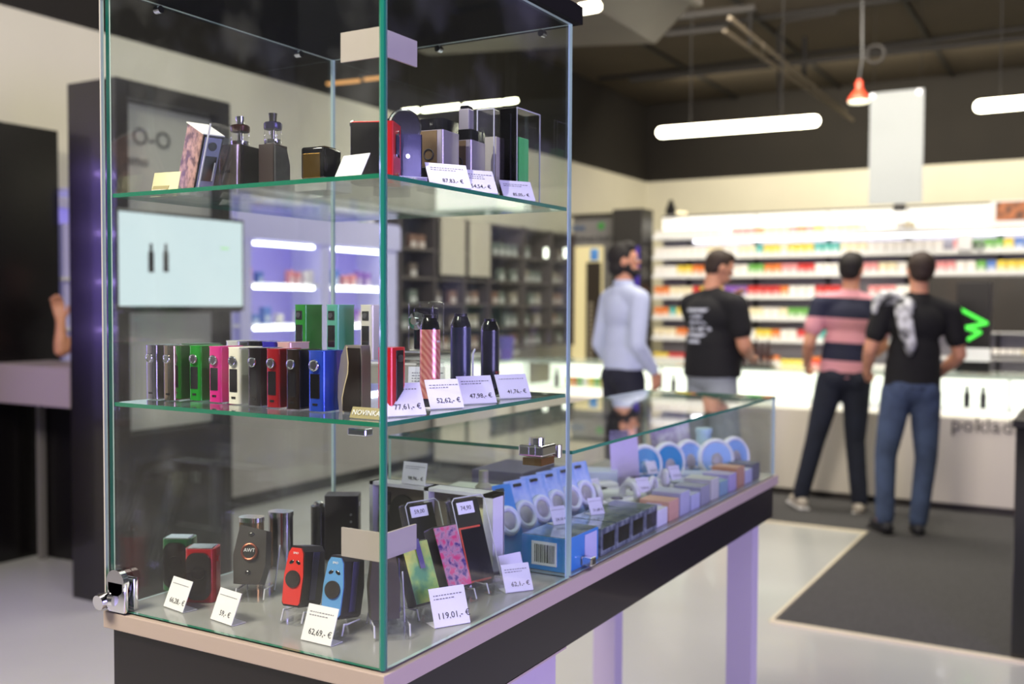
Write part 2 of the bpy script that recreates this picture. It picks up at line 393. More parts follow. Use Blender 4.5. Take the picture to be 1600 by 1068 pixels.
# dark tv panel on the rack, sign box with a green zigzag
t = thing('dark_screen_panel', 'large dark screen panel on the right of the back rack', 'screen', (-.05, 9.02, .95))
MB().box((.05, 0, .5), (1.25, .05, .50), bev=.006).build('panel', mat('panel_dark', (58, 55, 52), .2, coat=.4), t)
MB().box((.05, .03, .25), (1.35, .1, .02)).build('lower_shelf', RW, t)
for k in range(9): put_stock('product_carton', random.choice(('white', 'cream')), .05, .05, (-.28 + k * .06, 9.0, 1.0 + .0), 0, 'small pale carton below the dark screen panel, %s from the left' % ordw(k), 'carton', 'pale cartons below the dark screen')
MB().box((.05, .25, -.0), (1.3, .35, .02)).build('base_shelf', RW, t)
bx = at(1520, 590, y=6.9)
t = thing('sign_box', 'black box with a green zigzag light standing on the till counter', 'sign', (bx.x, 6.9, .96))
hh = at(1520, 440, y=6.9).z - .96; ww = at(1547, 500, y=6.9).x - at(1494, 500, y=6.9).x
MB().box((0, 0, hh / 2), (ww, .12, hh), bev=.004).build('box_body', BLACK, t)
GL = mat('green_light', (70, 220, 70), .4, emit=(70, 215, 65), es=1.0)
zz = [at(x, y, y=6.83) - Vector((bx.x, 6.9, .96)) for x, y in ((1500, 483), (1542, 505), (1508, 512), (1532, 519), (1512, 531))]
MB().tube(zz, .012).build('zigzag_light', GL, t)
a, b = at(1497, 543, y=6.83), at(1547, 565, y=6.83)
MB().box(((a.x + b.x) / 2 - bx.x, -.065, (a.z + b.z) / 2 - .96), (b.x - a.x, .006, a.z - b.z)).build('white_notice', CARD, t)

# portal with sign, dark column left of rack
PG = mat('portal_grey', (128, 126, 124), .6); DOORL = mat('lit_doorway', (235, 222, 170), .7, emit=(235, 220, 165), es=.25)
t = thing('sign_portal', 'grey portal with a blue and green sign left of the back rack', 'portal', (-4.1, 9.2, 0))
MB().box((.03, .05, 1.2), (.62, .1, 2.40), bev=.004).build('grey_wall_panel', PG, t)
MB().box((-.09, -.005, 1.04), (.38, .03, 2.08)).build('cream_door_panel', DOORL, t)
MB().box((-.005, -.03, .95), (.17, .03, 1.9), bev=.003).build('dark_door', mat('dark_door', (52, 44, 34), .6), t)
m = MB()
for k in range(22): m.box((-.03, -.048, .35 + k * .052), (.05, .008, .036))
m.build('stacked_pattern', mat('door_pattern', (150, 140, 120), .7), t)
MB().box((.0, -.028, 1.985), (.10, .02, .13), bev=.01).build('blue_notice', mat('blue_notice', (50, 110, 215), .5, c2=(120, 190, 250), scale=25), t)
text('eme', .105, mat('sign_blue', (40, 90, 140), .5), t, (-.22, -.006, 2.26), name='blue_lettering', ext=.004)
text('ovnet.kam', .115, mat('sign_dark', (58, 58, 60), .5), t, (-.02, -.006, 2.13), name='dark_lettering', ext=.004)
MB().ell((.07, -.005, 2.30), (.045, .006, .045)).build('green_leaf_mark', mat('sign_green', (70, 150, 70), .5), t)
MB().box((.03, -.01, 2.42), (.66, .14, .025)).build('dark_cap', BLACK, t)
t = thing('dark_column', 'tall black column with a violet glow between portal and back rack', 'column', (-3.61, 9.1, 0))
MB().box((0, 0, 1.225), (.34, .3, 2.45)).build('column_body', mat('column_black', (44, 42, 40), .4), t)
MB().box((.12, -.153, 1.6), (.05, .006, .9)).build('violet_light', mat('violet_glow', (60, 40, 140), .4, emit=(58, 40, 130), es=.5), t)
tag(MB().lathe([(.05, 0), (.06, .05), (.03, .12), (.02, .16)]).build('wall_camera', BLACK, loc=(-3.28, 9.36, 2.403)), 'small black camera on top of the back rack at its left end', 'camera')
a = at(1060, 326, y=9.4)
tag(MB().box((0, 0, .03), (.18, .05, .03), M=Matrix.Rotation(.12, 4, 'Y')).build('lamp_strip', mat('cream_lamp', (250, 240, 200), .4, emit=(255, 240, 200), es=.8), loc=(a.x, 9.4, 2.40)), 'small cream lamp bar on top of the back rack', 'lamp')

# ================================================================== TILL COUNTER
CW = mat('counter_white', (226, 220, 208), .35, coat=.2); SHOW = mat('showcase_lit', (252, 250, 244), .5, emit=(255, 252, 240), es=.95)
t = thing('till_counter', 'long white till counter with a lit glass showcase top', 'counter', (-1.0, 6.9, 0))
CL, CR = -2.6, 2.6
MB().box((0, 0, .36), (CR - CL, .68, .60), bev=.004).build('front_panel', CW, t)
MB().box((0, .02, .03), (CR - CL - .04, .62, .06)).build('plinth', mat('plinth', (70, 66, 64), .6), t)
MB().box((0, .05, .70), (CR - CL, .58, .05)).build('lit_floor', SHOW, t)
MB().box((0, .32, .82), (CR - CL, .03, .22)).build('lit_back', SHOW, t)
m = MB().box((0, -.335, .815), (CR - CL, .008, .21)); m.build('front_glass', GLASS, t)
MB().box((0, 0, .938), (CR - CL, .68, .016)).build('glass_top', mat('pale_green_top', (205, 225, 212), .15, coat=.4), t)
for k in range(5): MB().box((-2.5 + k * 1.25, -.33, .82), (.012, .016, .22)).build('divider', STEEL, t)
o = text('pokladňa', .146, mat('grey_lettering', (92, 88, 84), .5), t, (at(1485, 670, y=6.56).x + 1.0, -.342, at(1485, 672, y=6.56).z), align='LEFT', ext=.003, name='lettering')
for i, px in enumerate((1052, 1092, 1438, 1510, 1536, 868, 1290, 1456)):
    X = at(px, 630, y=6.65).x
    tag(MB().lathe([(.02, 0), (.022, .09), (.012, .11), (.012, .15)], m=mat('bottle_dark', (50, 42, 45), .3)).build('bottle', loc=(X, 6.65 + .02 * (i % 2), .725), smooth=True),
        'small dark bottle in the lit till showcase, %s' % ['left of the heavy man', 'just left of the grey shorts', 'right of the jeans', 'below the zigzag box', 'right of the zigzag box', 'at its left end', 'behind the pink shirt', 'beside the checked black shirt'][i], 'bottle')
for i in range(14):
    X = -3.2 + i * .055 if i < 7 else -.55 + (i - 7) * .05
    c = random.choice(('yellow', 'orange', 'red', 'green', 'white'))
    put_stock('product_carton', c, .04, .08, (X, 6.8, .725), 0, '%s carton inside the till showcase, %s from the left at its %s end' % (c, ordw(i % 7), 'left' if i < 7 else 'right'), 'carton', 'cartons in the lit till showcase')
# rack of bottles on the counter beside man two
X = at(1182, 590, y=6.75).x
t = thing('bottle_rack', 'dark rack of small bottles on the counter beside the heavy man', 'rack', (X, 6.75, .947))
MB().box((0, 0, .008), (.26, .12, .016)).build('rack_base', BLACK, t)
MB().box((0, .05, .09), (.24, .012, .018)).build('rack_rail', BLACK, t)
MB().box((-.11, .05, .05), (.012, .012, .09)).build('rack_post', BLACK, t); MB().box((.11, .05, .05), (.012, .012, .09)).build('rack_post', BLACK, t)
for k in range(5):
    tag(MB().lathe([(.018, 0), (.018, .12), (.008, .15), (.008, .19 + .01 * (k % 3))], m=mat('bottle_brown', (72, 50, 45), .3)).build('bottle', loc=(X - .09 + k * .045, 6.74, .964), smooth=True), 'dark bottle in the small rack on the till counter, %s from the left' % ordw(k), 'bottle', 'bottles in the rack on the till counter')
for k in range(9):
    c = ['yellow', 'yellow', 'yellow', 'yellow', 'red', 'red', 'red', 'red', 'red'][k]
    put_stock('product_carton', c, .045, .05, (at(1225, 570, y=7.1).x + k * .05, 7.1, .947), 0, 'low %s carton on the till counter by the striped man, %s from the left' % (c, ordw(k)), 'carton', 'low cartons on the till counter')
# violet tub and white bottle at the left end
p = at(886, 568, y=6.4)
t = thing('side_counter', 'low white lit counter at the far left end of the till', 'counter', (-3.95, 6.6, 0))
MB().box((0, 0, .36), (.62, .6, .60)).build('front_panel', CW, t); MB().box((0, .02, .03), (.6, .5, .06)).build('plinth', BLACK, t); MB().box((0, 0, .79), (.62, .56, .26)).build('lit_case', SHOW, t); MB().box((0, 0, .935), (.66, .62, .02)).build('top', MATS['pale_green_top'], t)
tag(MB().lathe([(.055, 0), (.07, .16), (.074, .17), (.074, .2)], m=mat('violet_tub', (96, 84, 175), .4)).build('tub', loc=(-3.71, 6.6, .9455), smooth=True), 'violet round tub on the counter seen behind the tower glass edge', 'tub')
tag(MB().lathe([(.035, 0), (.037, .1), (.015, .14), (.012, .17)], m=WHITE).build('bottle', loc=(-3.9, 6.6, .9455), smooth=True), 'white bottle standing left of the violet tub', 'bottle')

# black stand at the right edge
t = thing('black_stand', 'black display stand cut by the right edge of the photo', 'stand', (.775, 3.79, 0))
MB().box((0, 0, .47), (.56, .6, .94), bev=.006).build('stand_body', GLOSSBLACK, t); MB().box((0, 0, .955), (.58, .62, .03)).build('stand_top', BLACK, t)

# ================================================================== LEFT WALL UNITS
LAV = mat('lilac_glow_back', (176, 168, 225), .5, emit=(120, 105, 215), es=.22); HEAD = mat('lilac_glow_header', (190, 188, 220), .5, emit=(150, 145, 205), es=.25)  # lilac LED light on panels and uprights put into both colours as glow
GREYW = mat('grey_cabinet', (158, 154, 148), .4)
FX = -4.3
def led_unit(label, y0, y1, bays, z0=.98):
    t = thing('led_shelving', label, 'shelving', (WX + .17, (y0 + y1) / 2, 0)); c = (y0 + y1) / 2; ln = y1 - y0; fx = FX - (WX + .17)
    MB().box((-.15, 0, 1.50), (.02, ln, .98)).build('back_panel', LAV, t)
    MB().box((fx - .01, 0, 1.965), (.03, ln, .19)).build('header', HEAD, t)
    MB().box((0, 0, 2.07), (.34, ln, .02)).build('top_board', HEAD, t)
    for z in (1.56, 1.27, .99):
        MB().box((0, 0, z), (.30, ln, .02)).build('shelf', WHITE, t)
    for y in bays: MB().box((0, y - c, 1.43), (.32, .10 if y != bays[-1] else .16, .9)).build('upright', HEAD, t)
    for a, b in zip(bays[:-1], bays[1:]):
        for z in (1.845, 1.54, 1.25):
            MB().box((fx - .02, (a + b) / 2 - c - .03, z), (.03, (b - a) - .22, .022), bev=.006).build('led_strip', LED, t)
    return t
led_unit('violet lit shelving on the left wall behind the glass tower', 4.0, 5.85, [4.1, 4.93, 5.75])
led_unit('violet lit shelving on the left wall behind the black column', 2.72, 3.95, [2.80, 3.9])
# cabinets below
t = thing('base_cabinet', 'long grey base cabinet with a dark kick along the left wall', 'cabinet', (-4.47, 5.9, 0))
MB().box((0, 0, .52), (.30, 3.9, .84), bev=.003).build('cabinet_body', GREYW, t)
MB().box((-.02, 0, .05), (.25, 3.88, .10)).build('kick', BLACK, t)
MB().box((.0, 0, .95), (.33, 3.92, .018)).build('worktop', WHITE, t)
for k in range(1, 4): MB().box((.151, -1.95 + k * .975, .52), (.003, .004, .82)).build('door_gap', BLACK, t)
MB().box((.14, -1.98, .5), (.02, .05, .86)).build('orange_edge', mat('orange_edge', (150, 95, 55), .5), t)
# stock in lit shelving
cnt = 0
for z, nm_ in ((1.57, 'upper'), (1.28, 'middle'), (2.08, 'topmost')):
    y = 4.2
    while y < 5.6:
        c = random.choice(('white', 'white', 'violet', 'blue', 'cream', 'pink') if z < 2 else ('blue', 'green', 'teal', 'white', 'yellow'))
        h = .07 + random.random() * .05 if z < 2 else .12 + random.random() * .1
        hq = round(h, 2); wq = random.choice((.05, .07))
        if random.random() < .8:
            put_stock('stock_box', c, wq, hq, (-4.42, y, z), PI / 2, '%s box, %s from the left on the %s board of the violet lit shelving' % (c, nth(('v', nm_)), nm_), 'box', 'boxes on the %s board of the violet shelving' % nm_)
        y += wq + .02 + random.random() * .05
# dim stock shelving further on
DW = mat('dim_shelf', (96, 88, 86), .6); FRC = mat('cream_frame', (190, 182, 168), .6)
t = thing('stock_shelving', 'dim dark shelving on the left wall beyond the violet lit shelves', 'shelving', (-4.475, 7.52, 0))
MB().box((-.125, 0, 1.6), (.02, 3.24, 1.24)).build('back_panel', mat('dim_back', (104, 98, 102), .7, noise=.25, scale=3), t)
for z in (1.0, 1.2, 1.42, 1.65, 1.9, 2.2): MB().box((0, 0, z), (.27, 3.24, .02)).build('shelf', DW, t)
for y in (-1.62, -1.1, -.62, -.18, .5, 1.1, 1.62): MB().box((.0, y, 1.6), (.28, .04, 1.24)).build('upright', mat('dark_upright', (74, 66, 68), .6), t)
for (y0, y1) in ((-1.05, -.66), (-.58, -.22)): MB().box((.16, (y0 + y1) / 2, 1.95), (.02, y1 - y0, .52)).build('cream_frame_panel', FRC, t)
for i, z in enumerate((1.0105, 1.2105, 1.4305, 1.6605, 1.9105)):
    y = 6.05
    while y < 9.0:
        c = random.choice(('rust', 'grey green', 'brown', 'beige', 'grey green'))
        if random.random() < .62 and not (6.45 < y < 7.4 and z > 1.5) and min(abs(y - 7.52 - u) for u in (-1.62, -1.1, -.62, -.18, .5, 1.1, 1.62)) > .075:
            put_stock('stock_box', c, .10, .12, (-4.42, y, z), PI / 2, '%s box, %s from the left on the %s level of the dim wall shelving' % (c, nth(('d', i)), ['lowest', 'second', 'third', 'fourth', 'highest'][i]), 'box', 'boxes on the %s level of the dim shelving' % ['lowest', 'second', 'third', 'fourth', 'highest'][i])
        y += .125
for k, (px, py) in enumerate(((853, 395), (884, 395))):
    q = at(px, py, x=-4.2)
    tag(MB().cone((0, 0, -.05), (0, 0, .05), .022, .022).build('wall_spot', mat('spot_white', (255, 255, 245), .4, emit=(255, 255, 240), es=3), loc=tuple(q - Vector((.0, 0, 0)))), '%s small upright white light on the dim left wall shelving' % ('left' if k == 0 else 'right'), 'lamp')

# standing column with logo board and screen
COLB = mat('column_gloss_black', (18, 15, 17), .22, coat=.35)
t = thing('advertising_column', 'tall glossy black standing column with a logo board and screen', 'column', (-3.34, 2.45, 0))
m = MB().box((.02, -.305, 1.23), (.34, .07, 2.46)); m.box((.02, .335, 1.23), (.34, .07, 2.46)); m.box((.02, .015, 2.42), (.34, .58, .08)); m.box((.02, .015, .4), (.34, .58, .8)); m.box((-.09, .015, 1.6), (.11, .58, 1.64))
m.build('frame', COLB, t)
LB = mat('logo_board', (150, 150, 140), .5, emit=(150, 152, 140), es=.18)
MB().box((.10, .015, 1.59), (.04, .565, 1.56)).build('logo_board', LB, t)
LG = mat('logo_dark', (62, 64, 60), .6)
def coltext(b, px, py, size, al='LEFT'):
    p = at(px, py, x=-3.215); text(b, size, LG, t, (p.x - -3.34, p.y - 2.45, p.z), rot=(PI / 2, 0, PI / 2), name='logo_lettering', align=al, ext=.001)
coltext('O-O', 206, 224, .12); coltext('smo', 200, 256, .07); coltext('MA', 300, 264, .09)
# strip lights on the wall behind, mirrored in the column: real strips on the wall to the left
t = thing('tv_screen', 'white lit television screen fixed to the advertising column', 'screen', (-3.09, 2.44, 1.62))
a, b = at(192, 328, x=-3.05), at(385, 480, x=-3.05)
w_, h_ = b.y - a.y, .43
MB().box((0, 0, 0), (.035, w_ + .03, h_ + .035), bev=.004).build('bezel', GLOSSBLACK, t)
MB().box((.019, 0, .004), (.003, w_, h_)).build('screen_face', mat('screen_glow', (20, 22, 22), .3, emit=(226, 240, 246), es=1.12), t)
for px, mm in ((237, BLACK), (260, STEEL)):
    p = at(px, 402, x=-3.065) - Vector((-3.09, 2.44, 1.62))
    MB_ = MB().prism([(p.y - .016, p.z - .07), (p.y + .016, p.z - .07), (p.y + .016, p.z + .02), (p.y + .008, p.z + .035), (p.y + .008, p.z + .065), (p.y - .008, p.z + .065), (p.y - .008, p.z + .035), (p.y - .016, p.z + .02)], .0195, .0225, 'x')
    MB_.build('pictured_device', mm, t)
p = at(352, 388, x=-3.065) - t.location
MB().box((.021, p.y, p.z), (.002, .05, .008)).build('green_caption', mat('green_caption', (150, 220, 120), .5, emit=(150, 220, 120), es=.6), t)
MB().box((0, 0, -.232), (.05, w_ * .95, .02)).build('mount_bar', BLACK, t)
MB().box((-.045, 0, 0), (.05, .2, .2)).build('bracket', BLACK, t)

# black panel, side counter, lit strips
t = thing('black_wall_panel', 'huge black glossy panel at the left edge of the photo', 'panel', (-4.47, 2.0, 0))
MB().box((0, 0, 1.2), (.18, 1.4, 2.40), bev=.004).build('panel_body', mat('panel_black', (12, 10, 11), .25), t)
t = thing('side_table', 'grey topped side table between black panel and column', 'table', (-3.98, 2.4, 0))
MB().box((0, 0, 1.0), (.72, .4, .20), bev=.003).build('table_top', mat('table_mauve', (150, 138, 140), .5), t)
for x in (-.3, .33):
    MB().box((x, .1, .45), (.035, .035, .90)).build('leg', mat('table_leg', (120, 118, 118), .5), t)
MB().box((-.02, .14, .45), (.6, .02, .88)).build('dark_back_board', BLACK, t)
t = thing('led_shelving', 'violet strip lights mirrored in the left side of the black column', 'shelving', (-4.5, .2, 0))
MB().box((-.1, 0, 1.5), (.02, 2.2, 1.6)).build('back_panel', LAV, t)
for z in (2.2, 1.845, 1.55, 1.26): MB().box((.03, 0, z), (.03, 2.0, .025)).build('led_strip', VLED, t)

# ================================================================== SHOW TABLE (tower + low case stand on it)
TAUPE = mat('taupe_edge', (168, 154, 142), .45); APR = mat('apron_black', (20, 17, 20), .25, coat=.15); LIL = mat('pale_leg', (190, 182, 196), .45)
TOPM = mat('table_top_grey', (150, 150, 148), .25, coat=.3)
L = 1.79; W = .52
t = thing('display_table', 'long display table with taupe top edge and black apron', 'table', (-W / 2, L / 2, 0))
def tb(c, d, nm_, m_, **k): return MB().box((c[0] + W / 2, c[1] - L / 2, c[2]), d, **k).build(nm_, m_, t)
tb((-W / 2, L / 2, .935), (W + .02, L + .02, .026), 'table_top', TAUPE, bev=.0015)
tb((-W / 2, L / 2, .9495), (W - .006, L - .006, .003), 'inlay', TOPM)
tb((-W / 2, L / 2, .876), (W - .004, L - .0, .092), 'apron', APR)
tb((-W / 2, .262, .415), (W - .03, .49, .83), 'cabinet', mat('cabinet_pale', (176, 166, 178), .45))
tb((-W / 2, .262, .829), (W - .004, .52, .005), 'cabinet_edge', TAUPE)
for x, y in ((-.055, 1.69), (-.46, 1.69)):
    tb((x, y, .415), (.07, .055, .83), 'leg', LIL)

# ---- glass tower
CT = .951; S1, S2, TT = 1.5867, 1.2691, 1.895
t = thing('glass_tower', 'tall clear glass display tower with two shelves on the table', 'display case', (-W / 2, W / 2, CT))
TO = Vector((-W / 2, W / 2, CT)); GT = .006
def pane(name, c, d, edge, parent=t, o=TO, gm=GLASS, axis=None):
    """glass slab whose narrow faces carry the edge colour"""
    b = MB().box((c[0] - o.x, c[1] - o.y, c[2] - o.z), d, gm); i = b.mi(edge); th = min(range(3), key=lambda k: d[k])
    for f in b.bm.faces:
        n = f.normal
        if abs(n[th]) < .5: f.material_index = i
    b.bm.normal_update()
    for f in b.bm.faces:
        if abs(f.normal[th]) < .5: f.material_index = i
        else: f.material_index = 0
    return b.build(name, None, parent)
H = TT - CT
pane('front_pane', (-W / 2, 0, CT + H / 2), (W, GT, H), GREEN_EDGE)
pane('right_pane', (0, W / 2 + .003, CT + H / 2), (GT, W - GT, H), PALE_EDGE)
pane('left_pane', (-W, W / 2, CT + H / 2), (GT, W - GT, H), PALE_EDGE)
pane('rear_pane', (-W / 2, W, CT + H / 2), (W - GT, GT, H), PALE_EDGE)
for z in (S1, S2): pane('glass_shelf', (-W / 2, W / 2, z - .003), (W - .008, W - .008, .006), GREEN_EDGE, gm=SHELFGLASS)
MB().cone((W / 2, -W / 2, 0), (W / 2, -W / 2, H), .0042, .0042, seg=6).build('corner_joint', GREEN_EDGE, t)
MB().box((0, 0, H + .016), (W + .03, W + .03, .03)).build('black_lid', mat('lid_black', (12, 11, 12), .8, spec=.1), t)
for x, y in ((-W, .097), (-W, .423), (-.27, W), (-.055, W)):
    MB().cone((x - TO.x - .006, y - TO.y, H - .008), (x - TO.x + .006, y - TO.y, H - .008), .006, .006, seg=14).build('stud', CHROME, t) if x == -W else MB().cone((x - TO.x, y - TO.y - .006, H - .008), (x - TO.x, y - TO.y + .006, H - .008), .006, .006, seg=14).build('stud', CHROME, t)
lamp = bpy.data.lights.new('tower_fill', 'POINT'); lamp.energy = 4.5; lamp.shadow_soft_size = 0; lamp.color = (1, .96, .9)  # added point light without a fixture, brightens the tops of the goods
lo = bpy.data.objects.new('tower_fill', lamp); COL.objects.link(lo); lo.parent = t; lo.location = (.19, -.17, H - .02)
# corner brackets (taupe L shaped plates)
BR = mat('bracket_taupe', (165, 142, 112), .5)
for z in (1.752, 1.108):
    k = z - CT
    m = MB().box((W / 2 - .036, -W / 2 + .0055, k), (.07, .003, .038)); m.box((W / 2 - .0055, -W / 2 + .041, k), (.003, .078, .034))
    m.build('corner_bracket', mat('bracket_grey', (176, 166, 160), .5), t)
# lock on the left bottom corner
m = MB().box((-W / 2 + .022, -W / 2 - .008, .024), (.040, .010, .05), bev=.004); m.cone((-W / 2 + .022, -W / 2 - .013, .045), (-W / 2 + .022, -W / 2 - .003, .045), .020, .020, seg=24)
m.box((-W / 2 + .028, -W / 2 + .009, .026), (.030, .010, .05), bev=.003)
m.cone((-W / 2 - .008, -W / 2 - .020, .018), (-W / 2 + .02, -W / 2 - .012, .018), .009, .009, seg=18); m.cone((-W / 2 + .004, -W / 2 - .030, .016), (-W / 2 + .004, -W / 2 - .012, .018), .0115, .0115, seg=18)
m.build('door_lock', CHROME, t, smooth=True)
# bright steel upright along the left door edge
MB().box((-W / 2 - .008, -W / 2 - .004, H / 2), (.003, .006, H)).build('door_profile', mat('door_profile', (235, 232, 225), .2, .6, emit=(240, 240, 235), es=.0), t)
# clamp that carries the low case
m = MB().box((W / 2 - .012, .432 - TO.y, .232), (.045, .05, .018), CHROME, bev=.003); m.box((W / 2 - .014, .44 - TO.y, .213), (.035, .045, .012), mat('brass', (150, 115, 70), .3, .8)); m.cone((W / 2, .478 - TO.y, .215), (W / 2, .478 - TO.y, .235), .009, .009, CHROME); m.cone((W / 2 - .012, .43 - TO.y, .24), (W / 2 - .012, .43 - TO.y, .252), .013, .013, CHROME)
m.build('corner_clamp', CHROME, t)
# small clamp below the middle shelf
MB().box((W / 2 - .06, -W / 2 + .03, S2 - CT - .018), (.03, .018, .010), bev=.002).build('shelf_clip', CHROME, t)

# ---- low glass case
LW = .39; LZ = 1.163
t2 = thing('low_glass_case', 'long low glass case on the table behind the tower', 'display case', (-LW / 2, (W + L) / 2, CT))
LO = Vector((-LW / 2, (W + L) / 2, CT)); LH = LZ - CT
pane('front_pane', (-.001, (W + L) / 2 + .004, CT + LH / 2), (GT, L - W - .014, LH), PALE_EDGE, t2, LO)
pane('end_pane', (-LW / 2, L - .004, CT + LH / 2), (LW - .008, GT, LH), PALE_EDGE, t2, LO)
pane('rear_pane', (-LW, (W + L) / 2 + .004, CT + LH / 2), (GT, L - W - .014, LH), PALE_EDGE, t2, LO)
pane('top_pane', (-LW / 2, (W + L) / 2 + .004, LZ + .0035), (LW + .006, L - W - .012, .006), GREEN_EDGE, t2, LO, SHELFGLASS)
m = MB().box((LW / 2 + .003, .60 - LO.y, .012), (.02, .02, .016), bev=.003); m.build('edge_clip', CHROME, t2)

# ================================================================== GOODS IN THE TOWER
def rr(w_, d_, h_, m_, bev, name='body', parent=None, z0=0, c=(0, 0), smooth=True, vert=False, **k):
    b = MB(); (b.vbox if vert else b.box)((c[0], c[1], z0 + h_ / 2), (w_, d_, h_), None, bev, 3, **k)
    return b.build(name, m_, parent, smooth=smooth)
def disk(parent, x, y, z, r, m_, name, th=.0016, axis='y', seg=22, ring_=None):
    b = MB(); b.cone((x, y + th, z), (x, y - th, z), r, r, seg=seg) if axis == 'y' else b.cone((x + th, y, z), (x - th, y, z), r, r, seg=seg)
    o = b.build(name, m_, parent, smooth=True)
    if ring_: MB().ring((x, y - th if axis == 'y' else y, z), r, r * .18, axis=axis).build('rim', ring_, o, smooth=True)
    return o
def plate(parent, x, y, z, w_, h_, m_, name, th=.0012, bev=0):
    return MB().box((x, y, z), (w_, th, h_), bev=bev).build(name, m_, parent)

def price_tag(loc, rz, price, label, w_=.047, h_=.043, tilt=.42, lines=2, m_=CARD, small=None):
    """folded tent card: leaning front with printed lines and a foot flap behind"""
    t = thing('price_tag', label, 'price tag', loc, rz)
    R = Matrix.Translation((0, 0, .0012)) @ Matrix.Rotation(-tilt, 4, 'X')
    b = MB(); b.box((0, 0, h_ / 2), (w_, .0009, h_), M=R)
    yb = math.sin(tilt) * h_; zb = math.cos(tilt) * h_
    b.box((0, 0, -h_ * .35), (w_, .0009, h_ * .7), M=Matrix.Translation((0, yb, zb)) @ Matrix.Rotation(.25, 4, 'X')) if False else b.box((0, yb / 2 + .004, .0006), (w_, yb + .006, .0008))
    card = b.build('card', m_, t)
    ang = PI / 2 - tilt
    def on(u, v): return (u, math.sin(tilt) * v - .0009, .0012 + math.cos(tilt) * v)
    if price: text(price, h_ * .23, INK, t, on(w_ * .08, h_ * .2), rot=(ang, 0, 0), name='price_lettering', ext=.0001)
    if lines:
        q = MB()
        for k in range(lines):
            x = -w_ * .40
            xe = w_ * (.40 if k == 0 else .18)
            while x < xe:
                l = random.uniform(.0016, .0045); q.box((x + l / 2, -.0007, h_ * (.80 - k * .09)), (l, .0003, h_ * .026), M=R); x += l + .0016
        q.build('printed_lines', GREYINK, t)
    return t
LTAG = mat('lavender_card', (232, 228, 245), .7)

def nice_mod(label, loc, rz, c, w_=.026, d_=.05, h_=.086, rough=.25, metal=.3, side=None, btn=STEEL, screen=True, lean=0, tilt=0, square=False, group=None):
    """slim upright box device: narrow front with round fire button, dark screen and ports"""
    nm_ = 'mod_%d_%d_%d_%d' % (c[0], c[1], c[2], int(rough * 100))
    M_ = mat(nm_, c, rough, metal, coat=.4)
    t = thing('box_mod', label, 'vape device', loc, rz, tilt, lean, group)
    rr(w_, d_, h_ - .002, M_, w_ * .22, 'body', t, .001, vert=True)
    rr(w_ * .93, d_ * .96, .0016, side or M_, .0006, 'top_plate', t, h_ - .0016)
    f = -d_ / 2
    if square:
        s_ = plate(t, 0, f - .0004, h_ * .80, w_ * .52, w_ * .56, BLACK, 'button_frame', bev=.0004); disk(s_, 0, f - .0016, h_ * .80, w_ * .17, STEEL, 'button')
    else: disk(t, 0, f - .0012, h_ * .76, w_ * .25, btn, 'fire_button', ring_=CHROME)
    if screen: plate(t, 0, f - .0003, h_ * .42, w_ * .58, h_ * .40, SCREEN, 'screen', bev=.0003)
    plate(t, 0, f - .0002, h_ * .12, w_ * .3, .003, BLACK, 'port')
    return t
def along(px, y, z=None): return at(px, 600, y=y).x

Z2 = S2 + .0004; Z1 = S1 + .0004; ZB = .9513
# ---- middle shelf, front row (narrow fronts face the door side, sides towards the right pane)
row = [(247, (200, 195, 215), .10, 1., 'chrome plated device, first at the left end of the middle shelf row'),
       (274, (190, 170, 150), .08, 1., 'mirror chrome device with a striped reflection, second in the middle shelf row')]
for i, (px, c, ro, me, lb) in enumerate(row):
    nice_mod(lb, (along(px, .075), .085, Z2), 0, c, .024, .05, .086, ro, me, screen=False, btn=CHROME)
nice_mod('big dark green device with no screen between chrome and bright green ones', (along(300, .11), .13, Z2), .06, (40, 92, 40), .042, .05, .087, .3, .2, screen=False, btn=MATS['mod_190_170_150_8'])
seq = [(319, (20, 165, 40), .2, .4, 'bright green device with a dark screen on the middle shelf'), (350, (235, 40, 150), .2, .3, 'magenta pink device in the middle shelf row'),
       (380, (232, 228, 212), .3, 0, 'cream white device in the middle shelf row'), (411, (40, 32, 32), .12, .6, 'dark chrome device between the cream and the red one'),
       (440, (175, 22, 34), .2, .4, 'dark red device in the middle shelf row'), (471, (52, 38, 28), .12, .6, 'bronze black device between the red and the blue one'),
       (507, (45, 85, 215), .22, .5, 'royal blue device at the right end of the middle shelf row')]
for i, (px, c, ro, me, lb) in enumerate(seq):
    nice_mod(lb, (along(px, .10 - .004 * i), .105 - .004 * i, Z2), .0, c, .0262 if i < 6 else .029, .05, .086, ro, me)
# second row just behind
for i, (px, c, lb) in enumerate([(372, (235, 235, 235), 'white device hidden behind the pink and cream ones'), (405, (28, 26, 34), 'black device hidden behind the cream one'), (428, (60, 50, 190), 'blue violet device hidden behind the red one'), (452, (240, 190, 190), 'pale pink device hidden behind the bronze one')]):
    nice_mod(lb, (along(px, .2), .21, Z2), 0, c, .029, .05, .090, .25, .3)
# riser with three devices
RZ = .062
t = thing('acrylic_riser', 'clear acrylic riser carrying the green, teal and white devices', 'stand', (-.225, .262, Z2))
MB().box((0, 0, RZ - .0015), (.235, .075, .003)).build('top_plate', ACRYL, t)
for x in (-.116, .116): MB().box((x, 0, RZ / 2), (.003, .075, RZ - .003)).build('side_plate', ACRYL, t)
MB().box((0, -.0382, RZ - .0015), (.235, .0008, .003)).build('edge', ACRYL_EDGE, t)
for px, c, lb in ((478, (35, 150, 45), 'green device with a square button standing on the acrylic riser'), (528, (95, 175, 155), 'teal device with a square button standing on the acrylic riser'), (581, (226, 216, 206), 'white device with a square button on the riser beside the tower corner')):
    nice_mod(lb, (along(px, .255), .262, Z2 + RZ + .0004), -.04, c, .026, .044, .088, .3, .15, square=True)
